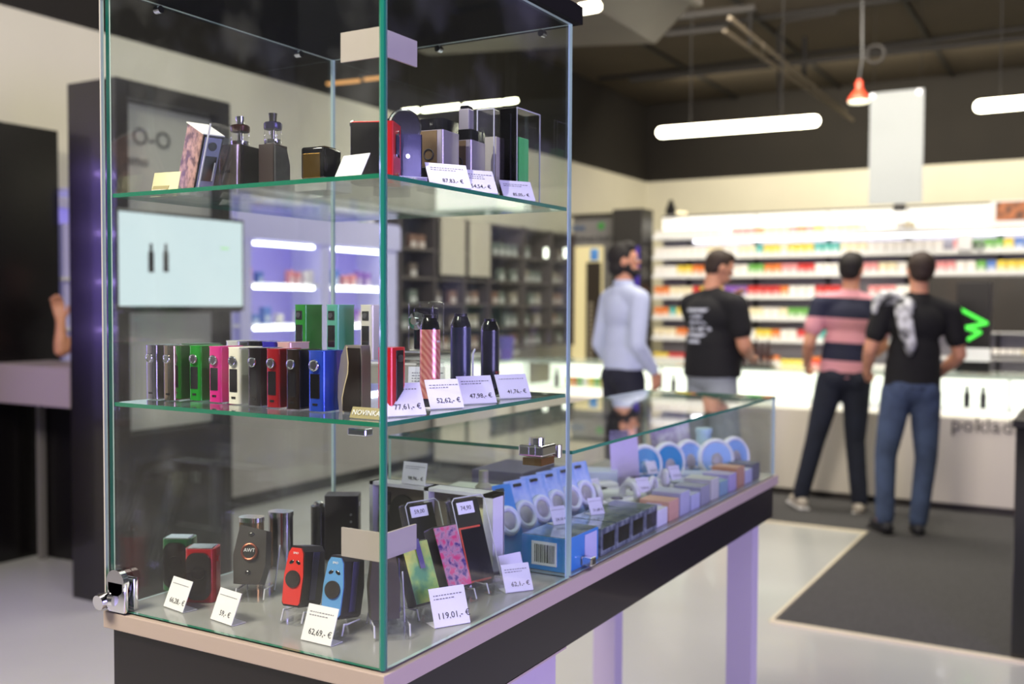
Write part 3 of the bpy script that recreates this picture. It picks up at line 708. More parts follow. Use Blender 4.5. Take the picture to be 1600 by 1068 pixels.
# curvy two tone device
t = thing('curved_mod', 'curvy grey and bronze device beside the blue one', 'vape device', (along(560, .09), .088, Z2), -.1)
pts = [(-.022, 0), (-.025, .02), (-.024, .05), (-.018, .08), (-.010, .094), (.020, .094), (.022, .08), (.022, 0)]
MB().prism(pts, -.014, .004, 'y').build('shell', mat('curvy_grey', (170, 160, 158), .3, .6), t)
pts = [(-.013, .002), (-.013, .02), (-.008, .038), (-.002, .055), (-.001, .07), (-.004, .0905), (.019, .0905), (.0205, .07), (.0205, .002)]
MB().prism(pts, -.0165, -.0135, 'y').build('bronze_inlay', mat('curvy_bronze', (44, 32, 27), .2, .6), t)
pts = [(-.0135, .0), (-.0155, .02), (-.0105, .038), (-.0045, .055), (-.0035, .07), (-.0065, .092), (-.004, .092), (-.001, .07), (-.002, .055), (-.008, .038), (-.013, .02), (-.012, 0)]
MB().prism(pts, -.0155, -.0138, 'y').build('cream_line', mat('curvy_cream', (214, 196, 160), .3), t)
# red device by the corner, screen on the side facing right
t = thing('box_mod', 'red device with its dark screen facing the right pane behind the tower corner', 'vape device', (-.046, .080, Z2), 0)
rr(.024, .036, .093, mat('mod_red', (214, 28, 36), .25, .2, coat=.4), .006, 'body', t, vert=True)
MB().box((.0122, .002, .05), (.0012, .016, .078), bev=.0003).build('screen', SCREEN, t)
disk(t, .0134, .002, .078, .005, STEEL, 'fire_button', axis='x')
# acrylic box stand with black device behind the pens
t = thing('acrylic_stand', 'clear acrylic box stand behind the copper coloured pen', 'stand', (-.185, .385, Z2))
for c, d in (((0, 0, .072), (.085, .09, .003)), ((-.041, 0, .036), (.003, .09, .07)), ((.041, 0, .036), (.003, .09, .07))): MB().box(c, d).build('plate', ACRYL, t)
for x in (-.041, .041): MB().tube([(x, -.0455, .002), (x, -.0455, .07)], .0012, seg=6).build('bright_edge', ACRYL_EDGE, t)
MB().box((0, -.0458, .0725), (.085, .0014, .003)).build('front_edge', ACRYL_EDGE, t)
t = thing('device_in_case', 'dark device in a clear cover standing on the acrylic box stand', 'vape device', (-.185, .36, Z2 + .0742))
rr(.05, .036, .082, ACRYL, .004, 'clear_cover', t); rr(.036, .024, .07, mat('deep_violet_black', (30, 22, 44), .2, .4, coat=.5), .003, 'body', t, .002)
MB().lathe([(.014, 0), (.015, .01), (.008, .012), (.006, .018)], (0, 0, .0)).build('mouthpiece', CHROME, t, smooth=True, loc=(0, -.019, .05), rot=(PI / 2, 0, 0))
price_tag((-.15, .31, Z2), .45, '', 'white text card standing inside the acrylic stand by the red device', .06, .05, .15, 4)
# pens
def pen(label, loc, c, h_=.128, r=.0145, rz=0, rough=.3, tip=GLOSSBLACK, pattern=None, word=None, wc=None):
    t = thing('pod_pen', label, 'vape pen', loc, rz)
    b = MB(); b.lathe([(r * .93, 0), (r, .002), (r, .012)]); b.build('base_ring', tip, t, smooth=True)
    m_ = pattern or mat('pen_%d' % c[0], c, rough, .3, coat=.3)
    b = MB(); b.lathe([(r, .012), (r, h_ * .84)], seg=32); b.build('barrel', m_, t, smooth=True)
    MB().lathe([(r, h_ * .84), (r * .98, h_ * .87), (r * .72, h_ * .95), (r * .66, h_ * .965)], seg=32).build('collar', tip, t, smooth=True)
    MB().lathe([(r * .62, h_ * .96), (r * .66, h_), (r * .45, h_)], seg=24).build('mouthpiece', CHROME if tip is not GLOSSBLACK else BLACK, t, smooth=True)
    if word: text(word, .0062, wc, t, (r * .99, 0, h_ * .70 if wc is MATS['white_plastic'] else h_ * .28), rot=(PI / 2, 0, PI / 2), name='lettering', ext=.0003)
    return t
cop = mat('copper_pattern', (232, 150, 120), .28, .55, coat=.3)
nt = cop.node_tree; wv = nt.nodes.new('ShaderNodeTexWave'); wv.wave_type = 'BANDS'; wv.bands_direction = 'DIAGONAL'; wv.inputs['Scale'].default_value = 55; wv.inputs['Distortion'].default_value = 3
tc = nt.nodes.new('ShaderNodeTexCoord'); cr = nt.nodes.new('ShaderNodeValToRGB'); nt.links.new(tc.outputs['Object'], wv.inputs['Vector']); nt.links.new(wv.outputs['Fac'], cr.inputs['Fac'])
cr.color_ramp.elements[0].color = lin((226, 124, 118)) + (1,); cr.color_ramp.elements[1].color = lin((252, 176, 158)) + (1,); nt.links.new(cr.outputs['Color'], nt.nodes['Principled BSDF'].inputs['Base Color'])
pen('copper pink patterned pen with a black cap on the middle shelf', (-.075, .213, Z2), (0, 0, 0), .136, .0152, pattern=cop, word='ulo', wc=WHITE)
pen('blue black pen, second of the three on the middle shelf', (-.10, .335, Z2), (36, 40, 66), .137, .0165)
pen('black pen with red lettering, farthest of the three on the middle shelf', (-.10, .425, Z2), (26, 26, 44), .128, .0155, word='VECO', wc=mat('red_ink', (190, 60, 70), .5))
MB_ = thing('acrylic_stand', 'thin bent acrylic holder between the second pen and its price tag', 'stand', (-.055, .30, Z2))
MB().tube([(0, 0, .003), (0, .0, .075), (0, .006, .082)], .0016, seg=6).build('bent_rod', ACRYL_EDGE, MB_); MB().box((0, .01, .0015), (.02, .03, .003)).build('foot', ACRYL, MB_)
TR = 1.05
price_tag((-.020, .078, Z2), TR, '77,61,- €', 'price tag before the copper pen and red device on the middle shelf', .060, .048, .5, 1, LTAG)
price_tag((-.028, .190, Z2), TR, '52,62,- €', 'price tag before the blue black pen, between the corner tag and the next', .054, .046, .5, 2, LTAG)
price_tag((-.028, .278, Z2), TR, '47,98,- €', 'price tag before the red lettered pen, third along the middle shelf', .060, .046, .5, 2, LTAG)
price_tag((-.028, .388, Z2), TR, '41,76,- €', 'last price tag on the middle shelf, nearest the rear glass edge', .058, .042, .5, 1, LTAG)
def novinka(loc, rz, label, w_=.05):
    t = thing('novelty_sign', label, 'sign', loc, rz)
    R = Matrix.Rotation(-.5, 4, 'X')
    MB().box((0, 0, .0085), (w_, .001, .016), M=R).build('card', mat('tan_card', (150, 138, 92), .6), t)
    text('NOVINKA', .0088 * w_ / .045, WHITE, t, (0, math.sin(.5) * .005 - .0012, .0052), rot=(PI / 2 - .5, 0, 0), ext=.0001)
    MB().box((0, .008, .0006), (w_, .012, .001)).build('foot', CREAM, t)
    return t
novinka((-.046, .022, Z2), 0, 'tan NOVINKA sign on the middle shelf in front of the curvy device', .052)

# ---- top shelf
# tilted speckled device with a silver face, in a bent acrylic holder
t = thing('speckled_mod', 'speckled brown device with a silver face leaning left on the top shelf', 'vape device', (-.468, .120, Z1 + .0135), 1.28, .42, 0)
SP = mat('speckle', (190, 150, 140), .4, c2=(100, 75, 80), scale=90)
rr(.034, .06, .10, SP, .003, 'body', t, vert=True)
MB().box((.0, -.0303, .05), (.0335, .0014, .10), bev=.0005).build('black_border', BLACK, t)
MB().box((.0, -.0312, .05), (.0285, .0014, .092), bev=.0005).build('face_plate', mat('silver_blue', (150, 152, 190), .25, .7), t)
plate(t, .001, -.0322, .047, .020, .040, SCREEN, 'screen'); disk(t, 0, -.0322, .083, .007, GLOSSBLACK, 'fire_button')
plate(t, .009, -.033, .043, .0022, .03, WHITE, 'highlight_bar'); text('PICO', .006, WHITE, t, (0, -.0322, .012))
MB().box((0, 0, .1006), (.036, .062, .0016)).build('white_top', WHITE, t)
t = thing('acrylic_holder', 'bent clear holder with a bright edge leaning behind the speckled device', 'stand', (-.426, .118, Z1 + .0025), 1.28, .42, 0)
MB().box((0, .0, .058), (.05, .003, .116)).build('back_plate', ACRYL, t); MB().tube([(-.025, 0, .0), (-.025, 0, .114)], .0014, seg=6).build('bright_edge', ACRYL_EDGE, t)
t = thing('acrylic_block', 'low white and clear block under the speckled device', 'stand', (-.452, .09, Z1), .1)
MB().box((0, 0, .003), (.04, .03, .005)).build('base', WHITE, t)
t = novinka((-.470, .05, Z1), .15, 'small tan NOVINKA sign on the top shelf at its left end', .03)
t = thing('price_tag', 'cream tent card seen from behind at the left end of the top shelf', 'price tag', (-.476, .066, Z1), .12)
MB().box((0, 0, .019), (.052, .001, .04), M=Matrix.Rotation(-.25, 4, 'X')).build('card', CREAM, t); MB().box((0, .02, .0012), (.052, .03, .001)).build('foot', CREAM, t)
for px, lb in ((326, 'white folded card standing between speckled device and silver tank device'), (466, 'white slanting card in front of the gold device')):
    t = thing('price_tag', lb, 'price tag', (along(px, .16), .2, Z1), -.35); MB().box((0, 0, .011), (.055, .001, .022), M=Matrix.Rotation(-.6, 4, 'X')).build('card', CARD, t); MB().box((0, .012, .0012), (.055, .02, .001)).build('foot', CARD, t)
def tank(parent, c, z0, r, h_, m_top, m_body=CHROME, tip=CHROME, glassm=None):
    MB().lathe([(r * .9, 0), (r, .003), (r, h_ * .18)], c + (z0,)).build('tank_base', m_body, parent, smooth=True)
    MB().lathe([(r * .96, h_ * .18), (r * 1.03, h_ * .3), (r * .96, h_ * .5)], c + (z0,)).build('tank_glass', glassm or ACRYL, parent, smooth=True)
    MB().lathe([(r * .3, h_ * .15), (r * .3, h_ * .52)], c + (z0,)).build('tank_core', CHROME, parent, smooth=True)
    MB().lathe([(r, h_ * .5), (r * 1.05, h_ * .55), (r * 1.05, h_ * .68), (r * .9, h_ * .72)], c + (z0,)).build('tank_cap', m_top, parent, smooth=True)
    MB().lathe([(r * .45, h_ * .70), (r * .42, h_ * .82), (r * .5, h_), (r * .35, h_)], c + (z0,)).build('mouthpiece', tip, parent, smooth=True)
t = thing('tank_mod', 'silver grey device with a brown capped glass tank on the top shelf', 'vape device', (along(367, .15), .16, Z1), .15)
m = MB(); m.vbox((0, 0, .0415), (.040, .062, .083), None, .014, 5); m.build('body', mat('gunmetal_warm', (172, 160, 150), .2, .9), t, smooth=True)
MB().vbox((.021, .004, .042), (.006, .05, .082), None, .002, 2).build('side_panel', BLACK, t)
text('VAPOR', .008, INK, t, (-.004, -.032, .038), rot=(PI / 2, 0, 0))
tank(t, (.004, .0), .083, .0145, .048, mat('brown_cap', (70, 40, 38), .25, .6))
t = thing('tank_mod', 'slim black device with a black mouthpiece on the top shelf', 'vape device', (along(421, .15), .16, Z1), .1)
rr(.030, .036, .08, mat('mod_brown_black', (50, 40, 40), .4), .003, 'body', t, vert=True)
MB().prism([(-.018, 0), (.018, 0), (.018, .05), (.010, .075), (-.018, .078)], .0155, .019, 'x').build('steel_side', STEEL, t)
tank(t, (.0, .0), .08, .0135, .050, mat('navy_cap', (44, 40, 78), .2, .6), tip=BLACK)
t = thing('gold_mod', 'small square gold device on a white block on the top shelf', 'vape device', (along(489, .13), .15, Z1 + .018), .12)
rr(.040, .05, .048, GLOSSBLACK, .004, 'body', t); MB().box((0, -.0255, .02), (.030, .002, .036), bev=.0006).build('gold_panel', mat('gold', (150, 118, 62), .22, .9), t)
MB().ring((-.008, 0, .049), .008, .0015, axis='z').build('top_ring', CHROME, t); MB().box((.01, 0, .0488), (.012, .03, .0016)).build('gold_bar', MATS['gold'], t)
tag(MB().box((0, 0, .0085), (.062, .058, .017), bev=.001).build('white_block', CARD, loc=(along(492, .13), .15, Z1)), 'white block under the small gold device', 'block')
t = thing('dual_mod', 'red and black device with rivets near the tower corner on the top shelf', 'vape device', (-.092, .10, Z1), .42)
rr(.056, .046, .082, BLACK, .004, 'body', t, vert=True)
MB().vbox((.026, -.003, .041), (.016, .05, .084), None, .003, 3).build('red_front', mat('mod_red_b', (205, 24, 30), .3, .2, coat=.3), t)
MB().box((-.002, 0, .0828), (.05, .044, .002), bev=.0005).build('red_top', MATS['mod_red_b'], t)
MB().box((.0345, -.003, .052), (.001, .022, .030)).build('screen', SCREEN, t)
for zz_ in (.012, .07): disk(t, .035, -.003, zz_, .0035, CHROME, 'button', axis='x')
for k in range(9): MB().ell((.0182, -.0235, .008 + k * .0085), (.0012, .0012, .0016), sub=1).build('rivet', CHROME, t)
MB().ring((-.024, -.02, .080), .004, .001, axis='y').build('hook_ring', CHROME, t)
t = thing('dome_mod', 'black round topped device behind the red and black one', 'vape device', (-.162, .235, Z1), .2)
m = MB(); m.vbox((0, 0, .05), (.05, .04, .10), None, .008, 3); m.ell((0, 0, .100), (.024, .019, .013)); m.build('body', GLOSSBLACK, t, smooth=True); MB().lathe([(.012, .11), (.012, .116), (.008, .118)]).build('collar', CHROME, t)
price_tag((-.078, .026, Z1), -.12, '', 'blank white card below the red device on the top shelf', .050, .036, .5, 0)
# navy device with ring
t = thing('ring_mod', 'navy device with a big round steel ring on a clear block, top shelf', 'vape device', (-.075, .148, Z1 + .014), .95)
rr(.046, .028, .06, mat('navy', (24, 24, 58), .2, .3, coat=.5), .003, 'body', t, vert=True)
MB().ring((0, -.002, .072), .022, .0034, axis='y').build('steel_ring', CHROME, t, smooth=True)
MB().cone((0, .012, .072), (0, -.010, .072), .0205, .0205, seg=30).build('round_window', GLOSSBLACK, t, smooth=True); disk(t, 0, -.015, .028, .003, CHROME, 'button')
t = thing('clear_block', 'clear acrylic block under the navy ring device', 'stand', (-.075, .148, Z1), .95); MB().box((0, 0, .007), (.056, .04, .013)).build('block', ACRYL, t); MB().box((0, -.0203, .013), (.056, .0008, .001)).build('edge', ACRYL_EDGE, t)
# lavender aluminium ones
def two_tone(label, loc, rz, w_, d_, h_, top=.09):
    t = thing('two_tone_mod', label, 'vape device', loc, rz)
    m = MB(); m.vbox((0, 0, h_ / 2), (w_, d_, h_), None, .004, 3); m.build('body', GLOSSBLACK, t, smooth=True)
    MB().vbox((0, 0, h_ * .58), (w_ + .0012, d_ + .0012, h_ * .52), None, .0045, 3).build('aluminium_sleeve', mat('sleeve', (190, 182, 196), .3, .7), t, smooth=True)
    MB().box((0, -d_ / 2 - .001, h_ * .58), (w_ * .6, .001, h_ * .5)).build('bronze_face', mat('bronze_face', (128, 105, 80), .35, .6), t)
    MB().ring((0, -d_ / 2 - .0022, h_ * .5), w_ * .17, .0008, axis='y').build('badge', INK, t)
    return t
t = two_tone('aluminium and black device, nearer of the two with lavender sides', (-.068, .222, Z1), .10, .045, .052, .104)
t = two_tone('aluminium and black device with a small square tank, farther of the two', (-.068, .300, Z1), .10, .042, .050, .100)
MB().box((0, 0, .118), (.018, .018, .034), bev=.002).build('square_tank', MATS['sleeve'], t); MB().box((0, 0, .137), (.016, .016, .006), bev=.002).build('tank_cap', GLOSSBLACK, t)
# clear boxes
def clear_box(label, loc, rz, w_, d_, h_, inner, iname, fr=.6, back=None):
    t = thing('clear_package', label, 'package', loc, rz)
    rr(w_, d_, h_, ACRYL, .002, 'clear_shell', t, smooth=False)
    MB().box((0, .001, h_ * .42), (w_ * fr, d_ * .5, h_ * .6), bev=.0015).build(iname, inner, t)
    for x in (-w_ / 2, w_ / 2): MB().box((x, -d_ / 2, h_ / 2), (.0016, .0016, h_)).build('bright_edge', ACRYL_EDGE, t)
    MB().box((0, -d_ / 2, h_), (w_, .0016, .0016)).build('top_edge', ACRYL_EDGE, t)
    if back: MB().box((-w_ * .0, d_ / 2 - .001, h_ / 2), (w_, .002, h_ * .98)).build('dark_back', back, t)
    return t
clear_box('clear box holding a beige card on the top shelf', (-.085, .405, Z1), .10, .030, .05, .150, mat('beige_card', (196, 188, 172), .6), 'beige_card', .86)
t = clear_box('clear box with a green device inside and a black spine on the top shelf', (-.058, .452, Z1), PI / 2, .078, .030, .155, mat('soft_green', (90, 200, 110), .4), 'green_device', .42)
MB().box((-.041, 0, .0775), (.006, .03, .154), bev=.001).build('black_spine', GLOSSBLACK, t)
price_tag((-.020, .186, Z1), TR, '87,83,- €', 'price tag before the nearer aluminium device on the top shelf', .066, .040, .5, 2, LTAG)
price_tag((-.020, .262, Z1), TR, '54,54,- €', 'price tag with three printed lines before the beige card box, top shelf', .064, .040, .5, 3, LTAG)
price_tag((-.020, .384, Z1), TR, '85,05,- €', 'price tag before the clear box with the green device, top shelf', .058, .036, .5, 2, LTAG)

# ---- bottom of the tower
def round_mod(label, loc, rz, c):
    t = thing('round_mod', label, 'vape device', loc, rz)
    M_ = mat('round_%d_%d' % (c[0], c[1]), c, .25, .4, coat=.4)
    m = MB(); m.vbox((0, .006, .042), (.048, .04, .084), None, .010, 5); m.build('body', M_, t, smooth=True)
    rp = [(sx_ * .0055 + .0135 * math.cos(a_), .0425 + sy_ * .0225 + .0145 * math.sin(a_)) for sx_, sy_, a0 in ((1, 1, 0), (-1, 1, PI / 2), (-1, -1, PI), (1, -1, 1.5 * PI)) for a_ in [a0 + q_ * PI / 12 for q_ in range(7)]]
    m = MB(); m.prism(rp, -.0195, -.010, 'y'); m.build('front_cover', mat('smoked_front', (36, 31, 28), .25, .2, coat=.3), t, smooth=True)
    MB().ring((0, -.0205, .048), .0105, .0006, axis='y').build('front_ring', MATS['smoked_front'], t)
    MB().box((0, .004, .0845), (.040, .030, .003), bev=.001).build('chrome_top', CHROME, t)
    disk(t, .0242, .006, .066, .005, M_, 'side_button', axis='x')
    return t
round_mod('green sided device with a dark smoked front in the tower bottom left', (-.522 + .004, .128, ZB), .5, (40, 110, 60))
round_mod('red sided device with a dark smoked front beside the green one', (-.434, .100, ZB), .5, (185, 24, 34))
def chrome_can(label, loc, c, h_, rz=.3):
    t = thing('chrome_mod', label, 'vape device', loc, rz)
    MB().vbox((0, 0, h_ / 2), (.042, .03, h_), None, .012, 5).build('body', mat('can_%d' % c[0], c, .12, 1.), t, smooth=True)
    MB().vbox((0, 0, h_ + .003), (.044, .032, .008), None, .013, 5).build('top_cap', CHROME, t, smooth=True)
    MB().box((-.003, -.0155, h_ * .5), (.008, .0014, h_ * .9)).build('dark_stripe', GLOSSBLACK, t)
chrome_can('gold trimmed dark device behind the leaning black one', (along(389, .27), .275, ZB), (150, 115, 60), .088)
chrome_can('tall chrome device behind the leaning black one', (along(435, .31), .315, ZB), (190, 188, 200), .094)
def stand(label, loc, rz, w_=.05, tilt=-.38, h_=.07, dep=.05):
    """bent clear easel: base block, sloping back and a lip"""
    t = thing('acrylic_easel', label, 'stand', loc, rz)
    MB().box((0, .0, .0015), (w_, dep + .03, .003)).build('base', ACRYL, t)
    for x in (-w_ / 2, w_ / 2):
        MB().tube([(x, -dep / 2 - .01, .003), (x, -dep / 2 - .004, .018), (x, -dep / 2 + .004, .016), (x, -dep / 2 + .004 + math.sin(-tilt) * h_ * .1 + .03, .014)], .0013, seg=6).build('lip_edge', ACRYL_EDGE, t)
        MB().tube([(x, dep / 2 + .006, .003), (x, dep / 2 + .01 + math.sin(-tilt) * h_, h_)], .0013, seg=6).build('back_edge', ACRYL_EDGE, t)
    MB().box((0, 0, h_ / 2), (w_, .0024, h_), M=Matrix.Translation((0, dep / 2 + .008, .002)) @ Matrix.Rotation(tilt, 4, 'X')).build('back_plate', ACRYL, t)
    MB().box((0, 0, .016), (w_, dep, .0024)).build('seat_plate', ACRYL, t)
    return t
# black leaning device with round badge
stand('clear easel under the black device with the round badge', (-.378, .160, ZB), .45, .046, dep=.04)
t = thing('badge_mod', 'black leaning device with a round silver badge', 'vape device', (-.381, .150, ZB + .021), .45, -.30)
MB().prism([(-.022, 0), (.020, 0), (.027, .03), (.024, .084), (-.020, .093), (-.027, .045)], -.013, .016, 'y').build('body', mat('soft_black', (44, 38, 36), .45), t)
disk(t, 0, -.0145, .050, .012, BLACK, 'badge', ring_=mat('copper_ring', (150, 80, 60), .3, .8)); text('AWT', .008, WHITE, t, (0, -.0168, .050))
for zz_ in (.018, .078): MB().ell((0, -.0135, zz_), (.005, .002, .004)).build('stud_mark', GLOSSBLACK, t, smooth=True)
# alien faced
def alien(label, loc, c, rz=.12):
    stand('clear easel under the %s' % label.split(' with ')[0], (loc[0], loc[1] + .012, ZB), rz, .036, dep=.05)
    t = thing('face_mod', label, 'vape device', (loc[0], loc[1], ZB + .021), rz, -.20)
    B_ = mat('alien_side', (34, 28, 34), .4); M_ = mat('alien_%d' % c[0], c, .35, .1, coat=.3)
    poly = [(-.017, .004), (-.014, 0), (.014, 0), (.017, .004), (.0185, .045), (.014, .080), (.009, .088), (-.009, .088), (-.014, .080), (-.0185, .045)]
    MB().prism(poly, -.022, .030, 'y').build('body', B_, t)
    MB().prism([(x * .90, .003 + z * .93) for x, z in poly], -.0245, -.0215, 'y').build('colour_face', M_, t)
    disk(t, 0, -.0252, .040, .0125, mat('dark_disc', (40, 34, 32), .4), 'round_button')
    for s_ in (-1, 1): MB().ell((s_ * .0058, -.0248, .064), (.0045, .0008, .0026), rot=(0, s_ * .5, 0)).build('eye_mark', GLOSSBLACK, t, smooth=True)
    text('SMO', .0045, WHITE, t, (0, -.0248, .076)); MB().box((.0186, .002, .045), (.001, .016, .07)).build('violet_side_strip', mat('strip_blue', (70, 66, 110), .3, .3), t)
alien('red faced device with alien eyes', (-.234, .104, 0), (226, 52, 44))
alien('pale blue faced device with alien eyes', (-.147, .090, 0), (98, 158, 208))
stand('big clear easel behind the tower corner pane', (-.085, .128, ZB), .75, .05, dep=.05)
t = thing('plain_mod', 'plain dark device with a violet edge behind the tower corner', 'vape device', (-.090, .121, ZB + .021), .75, -.20)
MB().prism([(-.020, .0), (.020, 0), (.022, .045), (.016, .088), (-.016, .088), (-.022, .045)], -.020, .026, 'y').build('body', mat('plain_dark', (46, 38, 34), .45), t)
MB().box((.0225, .0, .045), (.001, .012, .075)).build('violet_edge_strip', mat('strip_violet', (92, 86, 140), .3, .3), t)
# black pair at the back
t = thing('squonk_mod', 'tall black device with a separate round side column at the back of the tower', 'vape device', (along(530, .42), .43, ZB + .0), .55)
rr(.062, .045, .118, mat('pair_black', (30, 24, 26), .35), .004, 'body', t, vert=True)
MB().vbox((-.045, .002, .048), (.028, .03, .096), None, .012, 4).build('round_column', GLOSSBLACK, t, smooth=True); MB().lathe([(.009, .096), (.009, .102), (.005, .104)], (-.045, .002, 0)).build('silver_cap', CHROME, t)
for k in range(4): disk(t, .018, -.0232, .045 + k * .013, .0022, STEEL, 'dot')
text('X7', .010, WHITE, t, (.0316, -.008, .098), rot=(PI / 2, 0, PI / 2))
# white kit box
t = thing('kit_box', 'open white two compartment kit box with dark foam at the back of the tower', 'box', (-.246, .475, ZB), 0)
FO = mat('dark_foam', (116, 104, 96), .7); WB = mat('white_box', (235, 232, 238), .5); w_, h_ = .268, .142
MB().box((0, .018, h_ / 2), (w_, .004, h_)).build('back', WB, t)
m = MB()
for x, tw in ((-w_ / 2 + .004, .008), (w_ / 2 - .010, .020), (-.006, .010)): m.box((x, 0, h_ / 2), (tw, .038, h_))
m.box((0, 0, h_ - .003), (w_, .038, .006)); m.box((0, 0, .003), (w_, .038, .006)); m.build('frame', WB, t)
MB().box((0, .008, h_ / 2), (w_ - .01, .016, h_ - .01)).build('foam', FO, t)
MB().prism([(-.030 + .030 * math.cos(a_), .085 + .035 * math.sin(a_)) for a_ in [k * PI / 12 for k in range(13)]] + [(-.060, .02), (0, .02)], -.004, .001, 'y').build('dark_recess', mat('recess', (34, 28, 26), .6), t, loc=(-.04, 0, 0))
for c, d, mm_ in (((-.108, -.002, .110), (.018, .006, .024), 'recess'), ((-.110, -.002, .05), (.018, .006, .07), 'recess'), ((.035, -.002, .10), (.008, .01, .05), 'brushed_steel'), ((.058, -.003, .105), (.016, .008, .024), 'white_plastic')):
    MB().box(c, d, bev=.001).build('fitting', MATS[mm_], t)
MB().lathe([(.028, 0), (.028, .008), (.02, .012)], m=CREAM).build('round_cap', CREAM, t, smooth=True, loc=(.10, -.002, .085), rot=(PI / 2, 0, 0))
MB().box((-.048, -.006, .058), (.03, .003, .01)).build('small_label', CARD, t)
price_tag((-.285, .462, ZB + .1425), 0, '98,96,- €', 'price tag standing on top of the white kit box', .052, .040, .2, 2)
# leaning picture devices facing the right pane
def art(name, c1, c2, c3, scale):
    m_ = mat(name, c1, .3, coat=.4, c2=c2, scale=scale); nt = m_.node_tree
    r = [n for n in nt.nodes if n.type == 'VALTORGB'][0]; e = r.color_ramp.elements.new(.5); e.color = lin(c3) + (1,)
    return m_
A1 = art('art_yellow_green', (205, 205, 110), (90, 150, 110), (150, 190, 110), 28)
A2 = art('art_pink_violet', (225, 80, 130), (80, 60, 130), (200, 150, 170), 70)
A3 = art('art_gold_dark', (120, 130, 60), (25, 28, 50), (40, 40, 60), 22)
def leaner(label, y, c, w_, h_, th, tilt=-.42, x=-.075, body=BLACK, rz=1.28, lift=.018):
    t = thing('picture_mod', label, 'vape device', (x, y, ZB + lift), rz, tilt)
    rr(w_, th, h_, body, .003, 'body', t)
    MB().box((0, -th / 2 - .0006, h_ * .5), (w_ * .93, .0012, h_ * .95), bev=.0004).build('picture_face', c, t)
    return t
stand('clear easel under the yellow green picture device', (-.100, .215, ZB), 1.28, .045, -.42, dep=.05)
t = leaner('yellow green picture device leaning behind the right pane',   .212, A1, .052, .096, .022, x=-.082)
MB().box((.002, -.0146, .075), (.009, .0012, .045), M=Matrix.Rotation(.0, 4, 'Y')).build('violet_band', mat('violet_band', (88, 80, 130), .4), t)
stand('clear easel under the pink violet picture device', (-.100, .310, ZB), 1.28, .045, -.42, dep=.05)
leaner('pink and violet picture device leaning behind the right pane',   .304, A2, .050, .102, .026, x=-.088)
def blister(label, y, x, w_, h_, inner, extra=None, rz=1.28, tilt=-.34, lift=.004, price='29,90'):
    t = thing('clear_pack', label, 'package', (x, y, ZB + lift), rz, tilt)
    rr(w_, .022, h_, ACRYL, .004, 'clear_shell', t, smooth=False)
    MB().box((0, .006, h_ * .5), (w_ * .94, .006, h_ * .96), bev=.001).build('dark_insert', inner, t)
    MB().tube([(-w_ / 2, -.011, .004), (-w_ / 2, -.011, h_ - .006), (-w_ / 2 + .006, -.011, h_), (w_ / 2 - .006, -.011, h_), (w_ / 2, -.011, h_ - .006), (w_ / 2, -.011, .004)], .0010, seg=6).build('bright_edge', ACRYL_EDGE, t)
    s_ = MB().box((-w_ * .14, -.012, h_ * .88), (w_ * .5, .0012, h_ * .13)).build('price_sticker', LTAG, t)
    text(price, h_ * .07, INK, t, (-w_ * .14, -.0128, h_ * .855), name='price_lettering', ext=.0001)
    return t
t = blister('clear pack with an orange framed black device, tallest leaning pack by the right pane', .380, -.085, .070, .150, BLACK, price='74,90')
OR = mat('orange_line', (240, 95, 70), .4)
m = MB(); m.box((-.022, .001, .055), (.003, .003, .09)); m.box((0, .001, .1), (.045, .003, .003)); m.box((0, .001, .012), (.045, .003, .003)); m.build('orange_frame', OR, t)
stand('clear block easel under the orange framed pack', (-.075, .388, ZB), 1.28, .05, -.34, h_=.05, dep=.03)
t = blister('clear pack with a dark red dotted device behind the orange framed one', .350, -.160, .070, .140, BLACK, price='59,00'); MB().ell((-.01, .001, .06), (.006, .003, .006)).build('red_dot', MATS['red_enamel'], t)
blister('clear pack with a gold and black pictured device beside the kit box', .468, -.130, .056, .118, A3, price='49,50')
t = thing('price_tag', 'large lavender card leaning behind the right pane before the blue boxes', 'price tag', (-.062, .448, ZB), 1.25, -.35); MB().box((0, 0, .024), (.05, .001, .048)).build('card', LTAG, t)
price_tag((-.022, .196, ZB), TR, '119,01,- €', 'large price tag before the pink violet picture device at the right pane', .058, .056, .42, 2, LTAG)
price_tag((-.026, .400, ZB), .95, '62,1,- €', 'tilted price tag before the blue box in the tower bottom', .050, .046, .5, 2, LTAG)
price_tag((-.432, .040, ZB), -.17, '66,28,- €', 'leftmost price tag at the tower bottom, before the green and red devices', .053, .047, .40, 1)
price_tag((-.322, .032, ZB), -.17, '59,- €', 'price tag before the black device with the badge, tower bottom', .053, .047, .40, 1)
price_tag((-.142, .034, ZB), -.02, '62,69,- €', 'price tag below the two alien faced devices', .055, .050, .36, 2)

# ================================================================== GOODS IN THE LOW CASE
BLUE = mat('pack_blue', (48, 140, 215), .4); PBL = mat('pack_pale_blue', (120, 165, 235), .4, c2=(205, 215, 250), scale=18); PALEV = mat('pale_violet', (205, 205, 240), .5)
def flat_box(label, loc, d, m_, rz=0, top=None, name='carton_box', group=None, end=None):
    t = thing(name, label, 'box', loc, rz, group=group)
    rr(d[0], d[1], d[2], m_, .001, 'body', t, smooth=False)
    if top: MB().box((0, 0, d[2] + .0006), (d[0] * .97, d[1] * .97, .0012)).build('clear_top', top, t)
    if end: MB().box((0, -d[1] / 2 - .0006, d[2] / 2), (d[0] * .5, .0012, d[2] * .7)).build('end_label', end, t)
    return t
FOIL = mat('foil_top', (205, 220, 215), .12, .6, c2=(110, 135, 140), scale=40)
t = flat_box('bright blue foil topped box with a bar code at the tower end', (-.056, .602, CT + .0005), (.092, .125, .060), BLUE, 0, FOIL)
m = MB().box((.0, -.0632, .03), (.05, .0012, .042)); m.build('white_sticker', CARD, t)
m = MB()
